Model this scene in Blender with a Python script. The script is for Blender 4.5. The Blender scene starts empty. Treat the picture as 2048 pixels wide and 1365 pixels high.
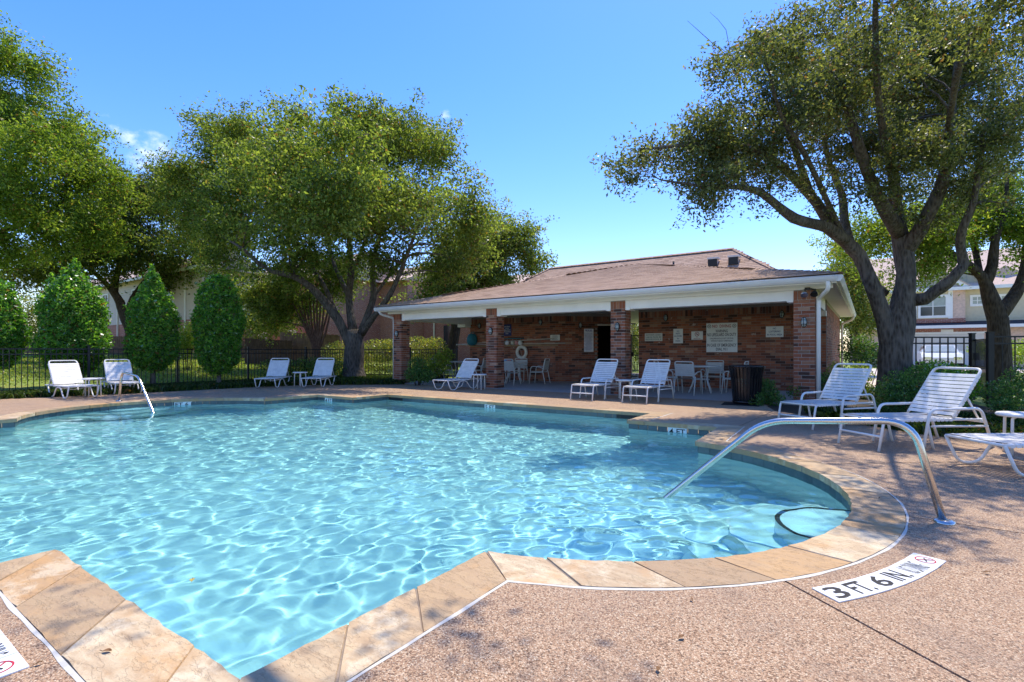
import bpy, bmesh, math, random
import numpy as np
from mathutils import Vector, Matrix
from mathutils.geometry import delaunay_2d_cdt

sc = bpy.context.scene
col = sc.collection
random.seed(7)
RNG = np.random.default_rng(11)
PI = math.pi

# ------------------------------------------------------------------ camera, sky, sun, exposure
CAM_H = 1.13
TH = math.atan(713 / 1024.0)            # the camera looks this far to the left of the building's depth axis
CT, ST = math.cos(TH), math.sin(TH)
cam = bpy.data.objects.new('Camera', bpy.data.cameras.new('Camera'))
col.objects.link(cam)
sc.camera = cam
cam.data.lens = 18.0
cam.data.sensor_width = 36.0
cam.data.shift_y = 19.5 / 2048
cam.data.clip_start = 0.05
cam.data.clip_end = 2000
cam.location = (0, 0, CAM_H)
cam.rotation_euler = (PI / 2, 0, TH)

SUN_EL = math.radians(64.0)
SUN_AZ = math.radians(-2.0)             # from +Y, clockwise towards +X
sun_dir = Vector((math.sin(SUN_AZ) * math.cos(SUN_EL), math.cos(SUN_AZ) * math.cos(SUN_EL), math.sin(SUN_EL)))
world = bpy.data.worlds.new('World')
sc.world = world
world.use_nodes = True
wnt = world.node_tree
sky = wnt.nodes.new('ShaderNodeTexSky')
sky.sky_type = 'NISHITA'
sky.sun_disc = False
sky.sun_elevation = SUN_EL
sky.sun_rotation = SUN_AZ
sky.altitude = 200
sky.air_density = 1.25
sky.dust_density = 0.3
sky.ozone_density = 6.0
bg = wnt.nodes['Background']
bg.inputs[1].default_value = 0.135

sun = bpy.data.lights.new('sun', 'SUN')
sun.energy = 2.75
sun.angle = math.radians(0.5)
sun.color = (1.0, 0.925, 0.79)
sun.cycles.is_caustics_light = True
sun_ob = bpy.data.objects.new('sun', sun)
col.objects.link(sun_ob)
sun_ob.rotation_euler = (-sun_dir).to_track_quat('-Z', 'Y').to_euler()

vs = sc.view_settings
vs.view_transform = 'Standard'
vs.look = 'None'
vs.gamma = 1.0
vs.use_curve_mapping = False
vs.exposure = 1.1
sc.cycles.max_bounces = 10
sc.cycles.diffuse_bounces = 6
sc.cycles.transmission_bounces = 8
sc.cycles.transparent_max_bounces = 8
sc.cycles.sample_clamp_indirect = 6.0

# ------------------------------------------------------------------ surveying helpers (photo measurements -> metres in the place)
F0, CX0, HY0 = 1024.0, 1024.0, 702.0
def gp(px, py, z=0.0):
    zc = F0 * (CAM_H - z) / (py - HY0)
    xc = zc * (px - CX0) / F0
    return Vector((xc * CT - zc * ST, xc * ST + zc * CT, z))
def at_depth(px, py, zc):
    xc = zc * (px - CX0) / F0
    return Vector((xc * CT - zc * ST, xc * ST + zc * CT, CAM_H - (py - HY0) * zc / F0))
def at_Y(px, py, Y):
    k = (px - CX0) / F0
    zc = Y / (k * ST + CT)
    return Vector((zc * (k * CT - ST), Y, CAM_H - (py - HY0) * zc / F0))
def depth_of(p):
    return -p[0] * ST + p[1] * CT
RIGHT = Vector((CT, ST, 0)); FWD = Vector((-ST, CT, 0))

# ------------------------------------------------------------------ object helpers
ORG = {}
def org(o):
    return ORG.get(o.name, Vector((0, 0, 0))) if o is not None else Vector((0, 0, 0))
def tag(o, label=None, cat=None, group=None, kind=None):
    if label: o['label'] = label
    if cat: o['category'] = cat
    if group: o['group'] = group
    if kind: o['kind'] = kind
    return o
def thing(name, label, cat, loc=(0, 0, 0), rz=0.0, group=None):
    o = bpy.data.objects.new(name, None)
    o.empty_display_size = 0.1
    col.objects.link(o)
    o.location = loc
    o.rotation_euler = (0, 0, rz)
    ORG[o.name] = Vector(loc)
    return tag(o, label, cat, group)
def link_mesh(name, me, parent=None, loc=None, rot=None, scale=None):
    o = bpy.data.objects.new(name, me)
    col.objects.link(o)
    if parent is not None:
        o.parent = parent
        ORG[o.name] = org(parent)
    if loc is not None: o.location = loc
    if rot is not None: o.rotation_euler = rot
    if scale is not None: o.scale = scale
    return o
def copy_tree(o, parent=None):
    c = o.copy()
    col.objects.link(c)
    c.parent = parent
    for ch in o.children:
        copy_tree(ch, c)
    return c

class MB:
    def __init__(s):
        s.v = []; s.f = []; s.sm = []
    def add(s, vs_, fs_, smooth=False):
        b = len(s.v)
        s.v.extend([tuple(v) for v in vs_])
        s.f.extend([tuple(b + i for i in f) for f in fs_])
        s.sm.extend([smooth] * len(fs_))
        return s
    def box(s, c, d, rz=0.0, M=None):
        x, y, z = d[0] / 2, d[1] / 2, d[2] / 2
        P = [Vector(p) for p in ((-x, -y, -z), (x, -y, -z), (x, y, -z), (-x, y, -z), (-x, -y, z), (x, -y, z), (x, y, z), (-x, y, z))]
        if M is None: M = Matrix.Rotation(rz, 3, 'Z')
        P = [M @ p + Vector(c) for p in P]
        return s.add(P, [(0, 3, 2, 1), (4, 5, 6, 7), (0, 1, 5, 4), (1, 2, 6, 5), (2, 3, 7, 6), (3, 0, 4, 7)])
    def bbox(s, a, b):
        return s.box([(a[i] + b[i]) / 2 for i in range(3)], [abs(b[i] - a[i]) for i in range(3)])
    def bar(s, a, b, w, h):
        a = Vector(a); b = Vector(b); d = b - a; L = d.length
        if L < 1e-6: return s
        q = d.to_track_quat('X', 'Z').to_matrix()
        return s.box((a + b) / 2, (L, w, h), M=q)
    def prism(s, poly, z0, z1):
        n = len(poly)
        P = [(p[0], p[1], z0) for p in poly] + [(p[0], p[1], z1) for p in poly]
        return s.add(P, [tuple(range(n - 1, -1, -1)), tuple(range(n, 2 * n))] + [(i, (i + 1) % n, n + (i + 1) % n, n + i) for i in range(n)])
    def extrude_poly(s, pts, d):
        n = len(pts); d = Vector(d)
        P = [Vector(p) for p in pts] + [Vector(p) + d for p in pts]
        return s.add(P, [tuple(range(n - 1, -1, -1)), tuple(range(n, 2 * n))] + [(i, (i + 1) % n, n + (i + 1) % n, n + i) for i in range(n)])
    def tube(s, path, r, seg=8, caps=True, wob=0.0, smooth=True):
        path = [Vector(p) for p in path]
        n = len(path)
        if not hasattr(r, '__len__'): r = [r] * n
        vs_ = []; fs_ = []
        prev = None
        for i, p in enumerate(path):
            t = (path[min(i + 1, n - 1)] - path[max(i - 1, 0)]).normalized()
            if prev is None:
                u = t.orthogonal().normalized()
            else:
                u = (prev - t * prev.dot(t))
                u = u.normalized() if u.length > 1e-5 else t.orthogonal().normalized()
            prev = u
            w = t.cross(u)
            for k in range(seg):
                a = 2 * PI * k / seg
                rr = r[i] * (1 + (random.uniform(-wob, wob) if wob else 0))
                vs_.append(p + (u * math.cos(a) + w * math.sin(a)) * rr)
        for i in range(n - 1):
            for k in range(seg):
                k2 = (k + 1) % seg
                fs_.append((i * seg + k, i * seg + k2, (i + 1) * seg + k2, (i + 1) * seg + k))
        s.add(vs_, fs_, smooth)
        if caps:
            b = len(s.v) - len(vs_)
            s.f.append(tuple(b + k for k in range(seg - 1, -1, -1))); s.sm.append(False)
            s.f.append(tuple(b + (n - 1) * seg + k for k in range(seg))); s.sm.append(False)
        return s
    def lathe(s, prof, c=(0, 0, 0), seg=20, axis='Z', smooth=True):
        vs_ = []; fs_ = []
        for (r, z) in prof:
            for k in range(seg):
                a = 2 * PI * k / seg
                if axis == 'Z': p = (c[0] + r * math.cos(a), c[1] + r * math.sin(a), c[2] + z)
                elif axis == 'Y': p = (c[0] + r * math.cos(a), c[1] + z, c[2] + r * math.sin(a))
                else: p = (c[0] + z, c[1] + r * math.cos(a), c[2] + r * math.sin(a))
                vs_.append(p)
        for i in range(len(prof) - 1):
            for k in range(seg):
                k2 = (k + 1) % seg
                fs_.append((i * seg + k, i * seg + k2, (i + 1) * seg + k2, (i + 1) * seg + k))
        return s.add(vs_, fs_, smooth)
    def torus(s, c, R, r, axis='Y', n=28, m=10):
        vs_ = []; fs_ = []
        for i in range(n):
            a = 2 * PI * i / n
            for j in range(m):
                b = 2 * PI * j / m
                q = (R + r * math.cos(b))
                if axis == 'Y': p = (c[0] + q * math.cos(a), c[1] + r * math.sin(b), c[2] + q * math.sin(a))
                else: p = (c[0] + q * math.cos(a), c[1] + q * math.sin(a), c[2] + r * math.sin(b))
                vs_.append(p)
        for i in range(n):
            for j in range(m):
                fs_.append((i * m + j, ((i + 1) % n) * m + j, ((i + 1) % n) * m + (j + 1) % m, i * m + (j + 1) % m))
        return s.add(vs_, fs_, True)
    def mesh(s, name, m, off=None):
        me = bpy.data.meshes.new(name)
        v = s.v
        if off is not None: v = [(p[0] - off[0], p[1] - off[1], p[2] - off[2]) for p in v]
        me.from_pydata(v, [], s.f)
        if m is not None: me.materials.append(m)
        if any(s.sm): me.polygons.foreach_set('use_smooth', s.sm)
        return me
    def build(s, name, m, parent=None, world=True):
        off = org(parent) if (world and parent is not None) else None
        bm_fix = s.mesh(name, m, off)
        return link_mesh(name, bm_fix, parent)

def fix_normals(me):
    bm = bmesh.new(); bm.from_mesh(me)
    bmesh.ops.recalc_face_normals(bm, faces=bm.faces)
    bm.to_mesh(me); bm.free()

def arc_path(pts, rad, n=5):
    """polyline with rounded corners"""
    pts = [Vector(p) for p in pts]
    out = [pts[0]]
    for i in range(1, len(pts) - 1):
        a = (pts[i - 1] - pts[i]); b = (pts[i + 1] - pts[i])
        r = min(rad, a.length * .48, b.length * .48)
        p0 = pts[i] + a.normalized() * r; p1 = pts[i] + b.normalized() * r
        for k in range(n + 1):
            t = k / n
            out.append(p0 * (1 - t) ** 2 + pts[i] * 2 * t * (1 - t) + p1 * t * t)
    out.append(pts[-1])
    return out

# ------------------------------------------------------------------ materials
class NT:
    def __init__(s, name):
        s.m = bpy.data.materials.new(name); s.m.use_nodes = True
        s.t = s.m.node_tree
        s.b = s.t.nodes['Principled BSDF']; s.out = s.t.nodes['Material Output']
    def n(s, typ, **kw):
        nd = s.t.nodes.new('ShaderNode' + typ)
        for k, v in kw.items():
            if k.startswith('_'): setattr(nd, k[1:], v)
            else:
                key = int(k[1:]) if k[0] == 'i' and k[1:].isdigit() else k.replace('_', ' ')
                s.set(nd, key, v)
        return nd
    def set(s, nd, key, v):
        inp = nd.inputs[key]
        if hasattr(v, 'node') or isinstance(v, bpy.types.NodeSocket): s.t.links.new(v, inp)
        elif isinstance(v, bpy.types.Node): s.t.links.new(v.outputs[0], inp)
        else:
            if isinstance(v, tuple) and len(v) == 3 and inp.type == 'RGBA': v = (*v, 1)
            inp.default_value = v
    def ramp(s, fac, stops, interp='LINEAR'):
        nd = s.t.nodes.new('ShaderNodeValToRGB')
        cr = nd.color_ramp; cr.interpolation = interp
        while len(cr.elements) < len(stops): cr.elements.new(0.5)
        for e, (p, c) in zip(cr.elements, stops):
            e.position = p; e.color = (*c, 1) if len(c) == 3 else c
        s.set(nd, 'Fac', fac)
        return nd.outputs[0]
    def mix(s, fac, a, b, mode='MIX'):
        nd = s.t.nodes.new('ShaderNodeMix'); nd.data_type = 'RGBA'; nd.blend_type = mode
        s.set(nd, 0, fac); s.set(nd, 6, a); s.set(nd, 7, b)
        return nd.outputs[2]
    def math(s, op, a, b=0.0, c=None):
        nd = s.t.nodes.new('ShaderNodeMath'); nd.operation = op
        s.set(nd, 0, a); s.set(nd, 1, b)
        if c is not None: s.set(nd, 2, c)
        return nd.outputs[0]
    def noise(s, scale, vec=None, detail=4, rough=.55, out=0):
        nd = s.n('TexNoise', Scale=scale, Detail=detail, Roughness=rough)
        if vec is not None: s.set(nd, 'Vector', vec)
        return nd.outputs[out]
    def vor(s, scale, vec=None, feat='F1', out='Distance', rnd=1.0):
        nd = s.n('TexVoronoi', _feature=feat, Scale=scale, Randomness=rnd)
        if vec is not None: s.set(nd, 'Vector', vec)
        return nd.outputs[out]
    def pos(s): return s.n('NewGeometry').outputs['Position']
    def objc(s): return s.n('TexCoord').outputs['Object']
    def scale(s, vec, sc3):
        nd = s.n('Mapping'); s.set(nd, 'Vector', vec); nd.inputs['Scale'].default_value = sc3
        return nd.outputs[0]
    def rnd(s):
        """a random number that differs between objects and between loose pieces of one mesh"""
        a = s.n('ObjectInfo').outputs['Random']; b = s.n('NewGeometry').outputs['Random Per Island']
        return s.math('FRACT', s.math('ADD', s.math('MULTIPLY', a, 7.31), b))
    def bump(s, h, strength=.3, dist=.01):
        nd = s.n('Bump', Strength=strength, Distance=dist); s.set(nd, 'Height', h)
        s.set(s.b, 'Normal', nd.outputs[0])
    def base(s, c, rough=.6, spec=.5, metal=0.0):
        s.set(s.b, 'Base Color', c); s.set(s.b, 'Roughness', rough)
        s.b.inputs['Specular IOR Level'].default_value = spec; s.b.inputs['Metallic'].default_value = metal
        return s.m

MAT = {}
def simple(name, c, rough=.55, spec=.4, metal=0.0, var=.12, nscale=6.0, bump=0.0, bscale=60.0):
    t = NT(name)
    p = t.pos()
    nz = t.noise(nscale, p, 5)
    dark = tuple(x * (1 - var) for x in c); lite = tuple(min(1, x * (1 + var)) for x in c)
    cc = t.ramp(nz, [(.3, dark), (.7, lite)])
    t.base(cc, rough, spec, metal)
    if bump: t.bump(t.noise(bscale, p, 4), bump, .004)
    MAT[name] = t.m
    return t.m
# exposed-aggregate deck
def mat_aggregate():
    t = NT('exposed_aggregate'); p = t.pos()
    vn = t.n('TexVoronoi', _feature='F1', Scale=175.0, Vector=p)
    sep = t.n('SeparateColor'); t.set(sep, 0, vn.outputs['Color'])
    c = t.ramp(sep.outputs[0], [(0, (0.180, 0.101, 0.056)), (.13, (0.360, 0.211, 0.118)), (.32, (0.456, 0.278, 0.161)), (.52, (0.499, 0.321, 0.189)), (.70, (0.573, 0.393, 0.242)), (.87, (0.679, 0.517, 0.347)), (.97, (0.350, 0.259, 0.186))], 'CONSTANT')
    big = t.noise(1.1, p, 5, .6)
    c = t.mix(t.math('MULTIPLY', t.math('SUBTRACT', big, .42), 1.1), c, (.36, .26, .19))
    stain = t.noise(2.2, p, 7, .72)
    c = t.mix(t.ramp(stain, [(.50, (0, 0, 0)), (.74, (.55, .55, .55))]), c, (.26, .175, .12))
    edge = t.ramp(vn.outputs['Distance'], [(.45, (1, 1, 1)), (.8, (.55, .55, .55))])
    c = t.mix(1.0, c, edge, 'MULTIPLY')
    t.base(c, .75, .3)
    t.bump(t.math('SUBTRACT', 1.0, vn.outputs['Distance']), .55, .006)
    return t.m
def mat_flagstone():
    t = NT('sandstone_coping'); p = t.pos(); r = t.rnd()
    pv = t.n('VectorMath', _operation='ADD'); t.set(pv, 0, p)
    cmb = t.n('CombineXYZ'); t.set(cmb, 0, t.math('MULTIPLY', r, 37.0)); t.set(cmb, 1, t.math('MULTIPLY', r, 91.0)); t.set(pv, 1, cmb.outputs[0])
    q = pv.outputs[0]
    basec = t.ramp(r, [(0, (0.420, 0.259, 0.123)), (.2, (0.520, 0.365, 0.197)), (.4, (0.360, 0.240, 0.131)), (.6, (0.660, 0.518, 0.320)), (.78, (0.500, 0.288, 0.115)), (1, (0.570, 0.432, 0.254))])
    band = t.noise(1.0, t.scale(q, (5, 16, 4)), 6, .65)
    c = t.mix(t.ramp(band, [(.38, (0, 0, 0)), (.66, (.8, .8, .8))]), basec, (0.400, 0.259, 0.139))
    pale = t.noise(4.2, q, 7, .68)
    pm = t.ramp(pale, [(.50, (0, 0, 0)), (.60, (.8, .8, .8))])
    rp = t.ramp(r, [(.45, (0, 0, 0)), (.5, (1, 1, 1)), (.75, (1, 1, 1)), (.8, (0, 0, 0))])
    c = t.mix(t.math('MULTIPLY', pm, t.math('ADD', t.math('MULTIPLY', rp, .85), .08)), c, (0.700, 0.576, 0.385))
    org_ = t.noise(2.6, q, 6, .6)
    c = t.mix(t.ramp(org_, [(.52, (0, 0, 0)), (.70, (0.750, 0.720, 0.615))]), c, (0.540, 0.288, 0.098))
    t.base(c, .62, .35)
    crk = t.n('TexNoise', Scale=5.5, Detail=5.0, Roughness=.6); t.set(crk, 'Vector', t.scale(q, (1, 2.6, 1)))
    ck = t.ramp(t.math('ABSOLUTE', t.math('SUBTRACT', crk.outputs[0], .5)), [(.0, (1, 1, 1)), (.012, (0, 0, 0))])
    grit = t.noise(85, q, 4, .7)
    c = t.mix(t.math('MULTIPLY', ck, .10), c, (.20, .13, .08))
    c = t.mix(t.ramp(grit, [(.55, (0, 0, 0)), (.8, (.5, .5, .5))]), c, (.25, .17, .11))
    t.set(t.b, 'Base Color', c)
    t.bump(t.math('SUBTRACT', t.math('ADD', t.noise(22, q, 6, .7), t.math('MULTIPLY', pm, .6)), t.math('MULTIPLY', ck, .5)), .6, .008)
    return t.m
def mat_brick(name, mortar=False):
    t = NT(name); p = t.pos(); r = t.rnd()
    c = t.ramp(r, [(0, (.06, .034, .026)), (.12, (.11, .05, .035)), (.2, (.25, .085, .045)), (.36, (.36, .125, .062)), (.5, (.30, .10, .052)), (.62, (.40, .155, .08)), (.74, (.22, .075, .042)), (.85, (.43, .21, .12)), (.93, (.13, .065, .045)), (1, (.50, .30, .19))])
    n1 = t.noise(14, p, 5)
    c = t.mix(t.ramp(n1, [(.35, (.0, .0, .0)), (.75, (.4, .4, .4))]), c, (.15, .055, .035))
    sp = t.noise(9, p, 6, .7); spm = t.ramp(sp, [(.62, (0, 0, 0)), (.68, (.8, .8, .8))])
    r2 = t.ramp(t.math('FRACT', t.math('MULTIPLY', r, 5.3)), [(.62, (0, 0, 0)), (.7, (1, 1, 1))])
    c = t.mix(t.math('MULTIPLY', spm, r2), c, (.58, .50, .43))
    t.base(c, .8, .25)
    t.bump(t.noise(70, p, 5), .35, .004)
    return t.m
def mat_plaster():
    t = NT('pool_plaster'); p = t.pos()
    n = t.noise(1.6, p, 5)
    c = t.ramp(n, [(.3, (.60, .675, .655)), (.7, (.65, .71, .685))])
    t.base(c, .7, .2); return t.m
def mat_water():
    t = NT('pool_water'); t.t.nodes.remove(t.b)
    g = t.n('BsdfGlass', Color=(.655, .932, .962), Roughness=0.0, IOR=1.33)
    t.t.links.new(g.outputs[0], t.out.inputs[0]); return t.m
def mat_tile():
    t = NT('waterline_tile'); p = t.pos(); r = t.rnd()
    c = t.ramp(r, [(0, (.055, .085, .095)), (.5, (.07, .11, .118)), (1, (.09, .13, .135))])
    n = t.noise(30, p, 5)
    c = t.mix(t.ramp(n, [(.45, (0, 0, 0)), (.75, (.4, .4, .4))]), c, (.14, .18, .18))
    t.base(c, .35, .5); return t.m
def mat_concrete(name, a, b, sc_=2.5):
    t = NT(name); p = t.pos()
    n = t.noise(sc_, p, 7, .65)
    c = t.ramp(n, [(.3, a), (.7, b)])
    n2 = t.noise(40, p, 4)
    c = t.mix(.25, c, t.ramp(n2, [(.3, a), (.7, b)]))
    t.base(c, .8, .25); t.bump(n2, .2, .003); return t.m
def mat_leaf(name, dark, mid, lite, trans=.42, gloss=.05, dry=(.22, .13, .05)):
    t = NT(name); t.t.nodes.remove(t.b)
    r = t.n('NewGeometry').outputs['Random Per Island']
    c = t.ramp(r, [(0, dark), (.45, mid), (.85, lite), (.95, tuple(min(1, x * 1.25) for x in lite)), (.96, dry), (1, dry)])
    d = t.n('BsdfDiffuse', Color=c, Roughness=.4)
    tc = t.mix(1.0, c, (1.65, 1.6, .6), 'MULTIPLY')
    tr = t.n('BsdfTranslucent', Color=tc)
    m1 = t.n('MixShader', Fac=trans); t.set(m1, 1, d.outputs[0]); t.set(m1, 2, tr.outputs[0])
    gl = t.n('BsdfGlossy', Color=(1, 1, 1), Roughness=.5)
    lw = t.n('LayerWeight', Blend=.25)
    m2 = t.n('MixShader'); t.set(m2, 0, t.math('MULTIPLY', lw.outputs['Fresnel'], gloss * 2.2)); t.set(m2, 1, m1.outputs[0]); t.set(m2, 2, gl.outputs[0])
    t.t.links.new(m2.outputs[0], t.out.inputs[0]); return t.m
def mat_bark(name, a, b, sc_=1.0):
    t = NT(name); p = t.pos()
    q = t.scale(p, (22 * sc_, 22 * sc_, 5 * sc_))
    v = t.vor(1.0, q, 'F1', 'Distance'); n = t.noise(1.0, q, 6, .7)
    c = t.ramp(t.math('ADD', t.math('MULTIPLY', v, .55), t.math('MULTIPLY', n, .5)), [(.25, a), (.75, b)])
    lich = t.noise(2.3, p, 5)
    c = t.mix(t.ramp(lich, [(.5, (0, 0, 0)), (.75, (.5, .5, .5))]), c, tuple(x * 1.35 for x in b))
    t.base(c, .9, .15); t.bump(t.math('SUBTRACT', n, v), .9, .03); return t.m
def mat_shingle():
    t = NT('roof_shingle'); p = t.pos(); r = t.rnd()
    c = t.ramp(r, [(0, (0.252, 0.150, 0.099)), (.35, (0.484, 0.320, 0.222)), (.75, (0.575, 0.400, 0.288)), (1, (0.343, 0.230, 0.165))])
    n = t.noise(120, p, 3)
    c = t.mix(.5, c, t.ramp(n, [(.3, (0.323, 0.210, 0.152)), (.7, (0.565, 0.410, 0.303))]))
    t.base(c, .9, .15); t.bump(n, .3, .003); return t.m
def mat_lawn():
    t = NT('lawn_grass'); p = t.pos()
    n = t.noise(.35, p, 6, .6); n2 = t.noise(14, p, 5, .7)
    c = t.ramp(n, [(.3, (.15, .24, .04)), (.55, (.22, .29, .055)), (.75, (.36, .33, .10))])
    c = t.mix(.45, c, t.ramp(n2, [(.3, (.09, .14, .025)), (.7, (.32, .35, .10))]))
    t.base(c, .9, .1); t.bump(n2, .8, .04); return t.m
def mat_metal(name, c, rough, metal=1.0):
    t = NT(name); p = t.objc()
    n = t.noise(35, p, 4)
    t.base(c, t.math('ADD', t.math('MULTIPLY', n, .12), rough), .5, metal); return t.m

MAT['agg'] = mat_aggregate(); MAT['stone'] = mat_flagstone()
MAT['brick'] = mat_brick('red_brick')
MAT['plaster'] = mat_plaster(); MAT['water'] = mat_water(); MAT['tile'] = mat_tile()
MAT['slab'] = mat_concrete('patio_concrete', (.33, .31, .285), (.43, .405, .375))
MAT['mortar'] = mat_concrete('mortar', (.30, .27, .235), (.42, .38, .335), 8)
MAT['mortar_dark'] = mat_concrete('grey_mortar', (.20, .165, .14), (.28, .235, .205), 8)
MAT['grout'] = mat_concrete('joint_grout', (.24, .185, .135), (.36, .28, .205), 20)
MAT['dirt'] = mat_concrete('bed_soil', (.035, .025, .017), (.085, .06, .04), 6)
MAT['lawn'] = mat_lawn()
MAT['shingle'] = mat_shingle()
MAT['steel'] = mat_metal('brushed_stainless', (.62, .60, .57), .2)
MAT['shinysteel'] = mat_metal('lamp_reflector_steel', (.7, .7, .7), .12)
simple('white_paint', (.90, .87, .81), .5, .3, var=.05, nscale=3)
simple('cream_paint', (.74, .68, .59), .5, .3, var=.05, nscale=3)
simple('gutter_paint', (.72, .70, .67), .4, .4, var=.05, nscale=3)
simple('white_frame', (.83, .79, .725), .4, .5, var=.09, nscale=5)
simple('white_vinyl', (.80, .765, .705), .5, .4, var=.10, nscale=7)
simple('beige_frame', (.62, .61, .54), .4, .4, var=.04, nscale=8)
simple('beige_vinyl', (.52, .51, .45), .5, .4, var=.06, nscale=9)
simple('black_iron', (.014, .014, .015), .45, .4, var=.2)
simple('black_gloss', (.010, .010, .012), .22, .5, var=.2)
simple('white_tile', (.80, .80, .78), .3, .5, var=.03)
simple('marker_ink', (.025, .022, .022), .5, .3, var=.2, nscale=30)
simple('marker_red', (.50, .03, .04), .5, .3)
simple('sign_white', (.72, .74, .70), .5, .3, var=.03)
simple('sign_cream', (.62, .62, .55), .5, .3, var=.04)
simple('sign_blue', (.012, .03, .16), .5, .3, var=.05)
simple('ink_black', (.02, .02, .025), .6, .2)
simple('ink_navy', (.03, .06, .16), .6, .2)
simple('ink_red', (.36, .03, .02), .6, .2)
simple('ink_green', (.05, .13, .09), .6, .2)
simple('ink_violet', (.16, .14, .38), .6, .2)
simple('ink_white', (.75, .77, .8), .6, .2)
simple('sealant', (.62, .57, .48), .6, .3, var=.08, nscale=30)
simple('foam_ring', (.66, .64, .54), .6, .3)
simple('teal_bag', (.02, .16, .21), .6, .3)
simple('lamp_glass', (.36, .41, .40), .15, .6)
simple('dark_wood', (.055, .034, .024), .8, .2, var=.35, nscale=4)
simple('brown_wood', (.17, .11, .08), .85, .2, var=.3, nscale=4)
simple('glass_dark', (.03, .04, .05), .08, .6)
simple('blind_pale', (.42, .45, .38), .6, .3)
simple('siding_pink', (.66, .57, .50), .7, .2, var=.05)
simple('siding_tan', (.66, .57, .40), .7, .2, var=.05)
simple('siding_sage', (.47, .43, .33), .7, .2, var=.06)
simple('peach_brick', (.74, .52, .40), .8, .2, var=.15, nscale=9)
simple('asphalt_roof', (.07, .068, .075), .9, .15, var=.25, nscale=20)
simple('tan_roof', (.60, .45, .36), .9, .15, var=.2, nscale=20)
simple('shade_black', (.008, .007, .006), .9, .1)
simple('car_white', (.72, .74, .76), .2, .6, var=.02)
simple('rubber', (.02, .02, .02), .8, .2)
simple('dry_leaf', (.20, .10, .04), .7, .2, var=.3, nscale=60)
simple('yellow_leaf', (.42, .32, .07), .7, .2, var=.3, nscale=60)
simple('pole_pale', (.50, .47, .40), .4, .4)
simple('pole_tan', (.42, .30, .16), .5, .3)
simple('bottle_pale', (.50, .50, .42), .4, .4)
simple('towel_blue', (.20, .40, .60), .9, .1, var=.4, nscale=30)
simple('towel_pink', (.60, .30, .28), .9, .1, var=.4, nscale=30)
simple('drive_concrete', (.62, .52, .44), .8, .2)
# far brick facades: the brick is too small there to pick apart
def mat_far_brick(name, ca, cb, mo, sx=1.0):
    t = NT(name); g = t.n('NewGeometry'); p = g.outputs['Position']
    sep = t.n('SeparateXYZ'); t.set(sep, 0, p)
    cmb = t.n('CombineXYZ'); t.set(cmb, 0, t.math('ADD', sep.outputs[0], sep.outputs[1])); t.set(cmb, 1, sep.outputs[2])
    b = t.n('TexBrick', Scale=1.0, Color1=ca, Color2=cb, Mortar=mo)
    t.set(b, 'Vector', cmb.outputs[0]); b.inputs['Brick Width'].default_value = .254; b.inputs['Row Height'].default_value = .0762; b.inputs['Mortar Size'].default_value = .008
    sp = t.noise(2.6, t.scale(cmb.outputs[0], (3, 6, 1)), 3, .5)
    c = t.mix(t.ramp(sp, [(.60, (0, 0, 0)), (.65, (.8, .8, .8))]), b.outputs[0], (.62, .50, .43))
    t.base(c, .85, .2); return t.m
MAT['far_brick'] = mat_far_brick('sun_toned_orange_brick', (.54, .22, .125), (.43, .155, .095), (.55, .45, .38))  # orange brick colour raised to stand in for sunlight on the wall
MAT['far_brick_red'] = mat_far_brick('far_red_brick', (.36, .115, .08), (.43, .15, .095), (.48, .38, .32))

# ------------------------------------------------------------------ the pool outline (inner coping line), metres
RC = Vector((-2.29, 4.41)); RR = 2.22; AX = -6.70
def arc_pts(cx, cy, R, a0, a1, n):
    return [(cx + R * math.cos(a0 + (a1 - a0) * i / n), cy + R * math.sin(a0 + (a1 - a0) * i / n)) for i in range(n + 1)]
A75 = math.radians(75.6)
right_arc = arc_pts(RC.x, RC.y, RR, -A75, A75, 40)
left_arc = [(2 * AX - x, y) for x, y in right_arc][::-1]
SEGS = []      # pool edge as a list of runs, counter-clockwise, interior on the left
SEGS.append([(-1.74, .88), right_arc[0]])
SEGS.append(right_arc)
SEGS.append([right_arc[-1], (-1.79, 7.94)])
SEGS.append([(-1.79, 7.94), (-3.2, 7.94)])
SEGS.append([(-3.2, 7.94), (-3.2, 9.0)])
SEGS.append([(-3.2, 9.0), (-10.2, 9.0)])
SEGS.append([(-10.2, 9.0), (-10.2, 7.94)])
SEGS.append([(-10.2, 7.94), (-11.61, 7.94)])
SEGS.append([(-11.61, 7.94), left_arc[0]])
SEGS.append(left_arc)
SEGS.append([left_arc[-1], (-11.66, .88)])
SEGS.append([(-11.66, .88), (-9.65, .88)])
SEGS.append([(-9.65, .88), (-9.65, -.2)])
SEGS.append([(-9.65, -.2), (-3.75, -.2)])
SEGS.append([(-3.75, -.2), (-3.75, .88)])
SEGS.append([(-3.75, .88), (-1.74, .88)])
OUT = []
for sg in SEGS: OUT += [Vector(p) for p in sg[:-1]]
def offset_poly(P, d):
    n = len(P); R = []
    for i in range(n):
        a, b, c = P[i - 1], P[i], P[(i + 1) % n]
        n1 = Vector(((b - a).y, -(b - a).x)).normalized(); n2 = Vector(((c - b).y, -(c - b).x)).normalized()
        m = (n1 + n2); m = m / max(.2, m.dot(n1)) if m.length > 1e-6 else n1
        R.append(b + m * d)
    return R
def inside(p, P):
    x, y = p; r = False; n = len(P); j = n - 1
    for i in range(n):
        xi, yi = P[i]; xj, yj = P[j]
        if (yi > y) != (yj > y) and x < (xj - xi) * (y - yi) / (yj - yi) + xi: r = not r
        j = i
    return r
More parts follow.
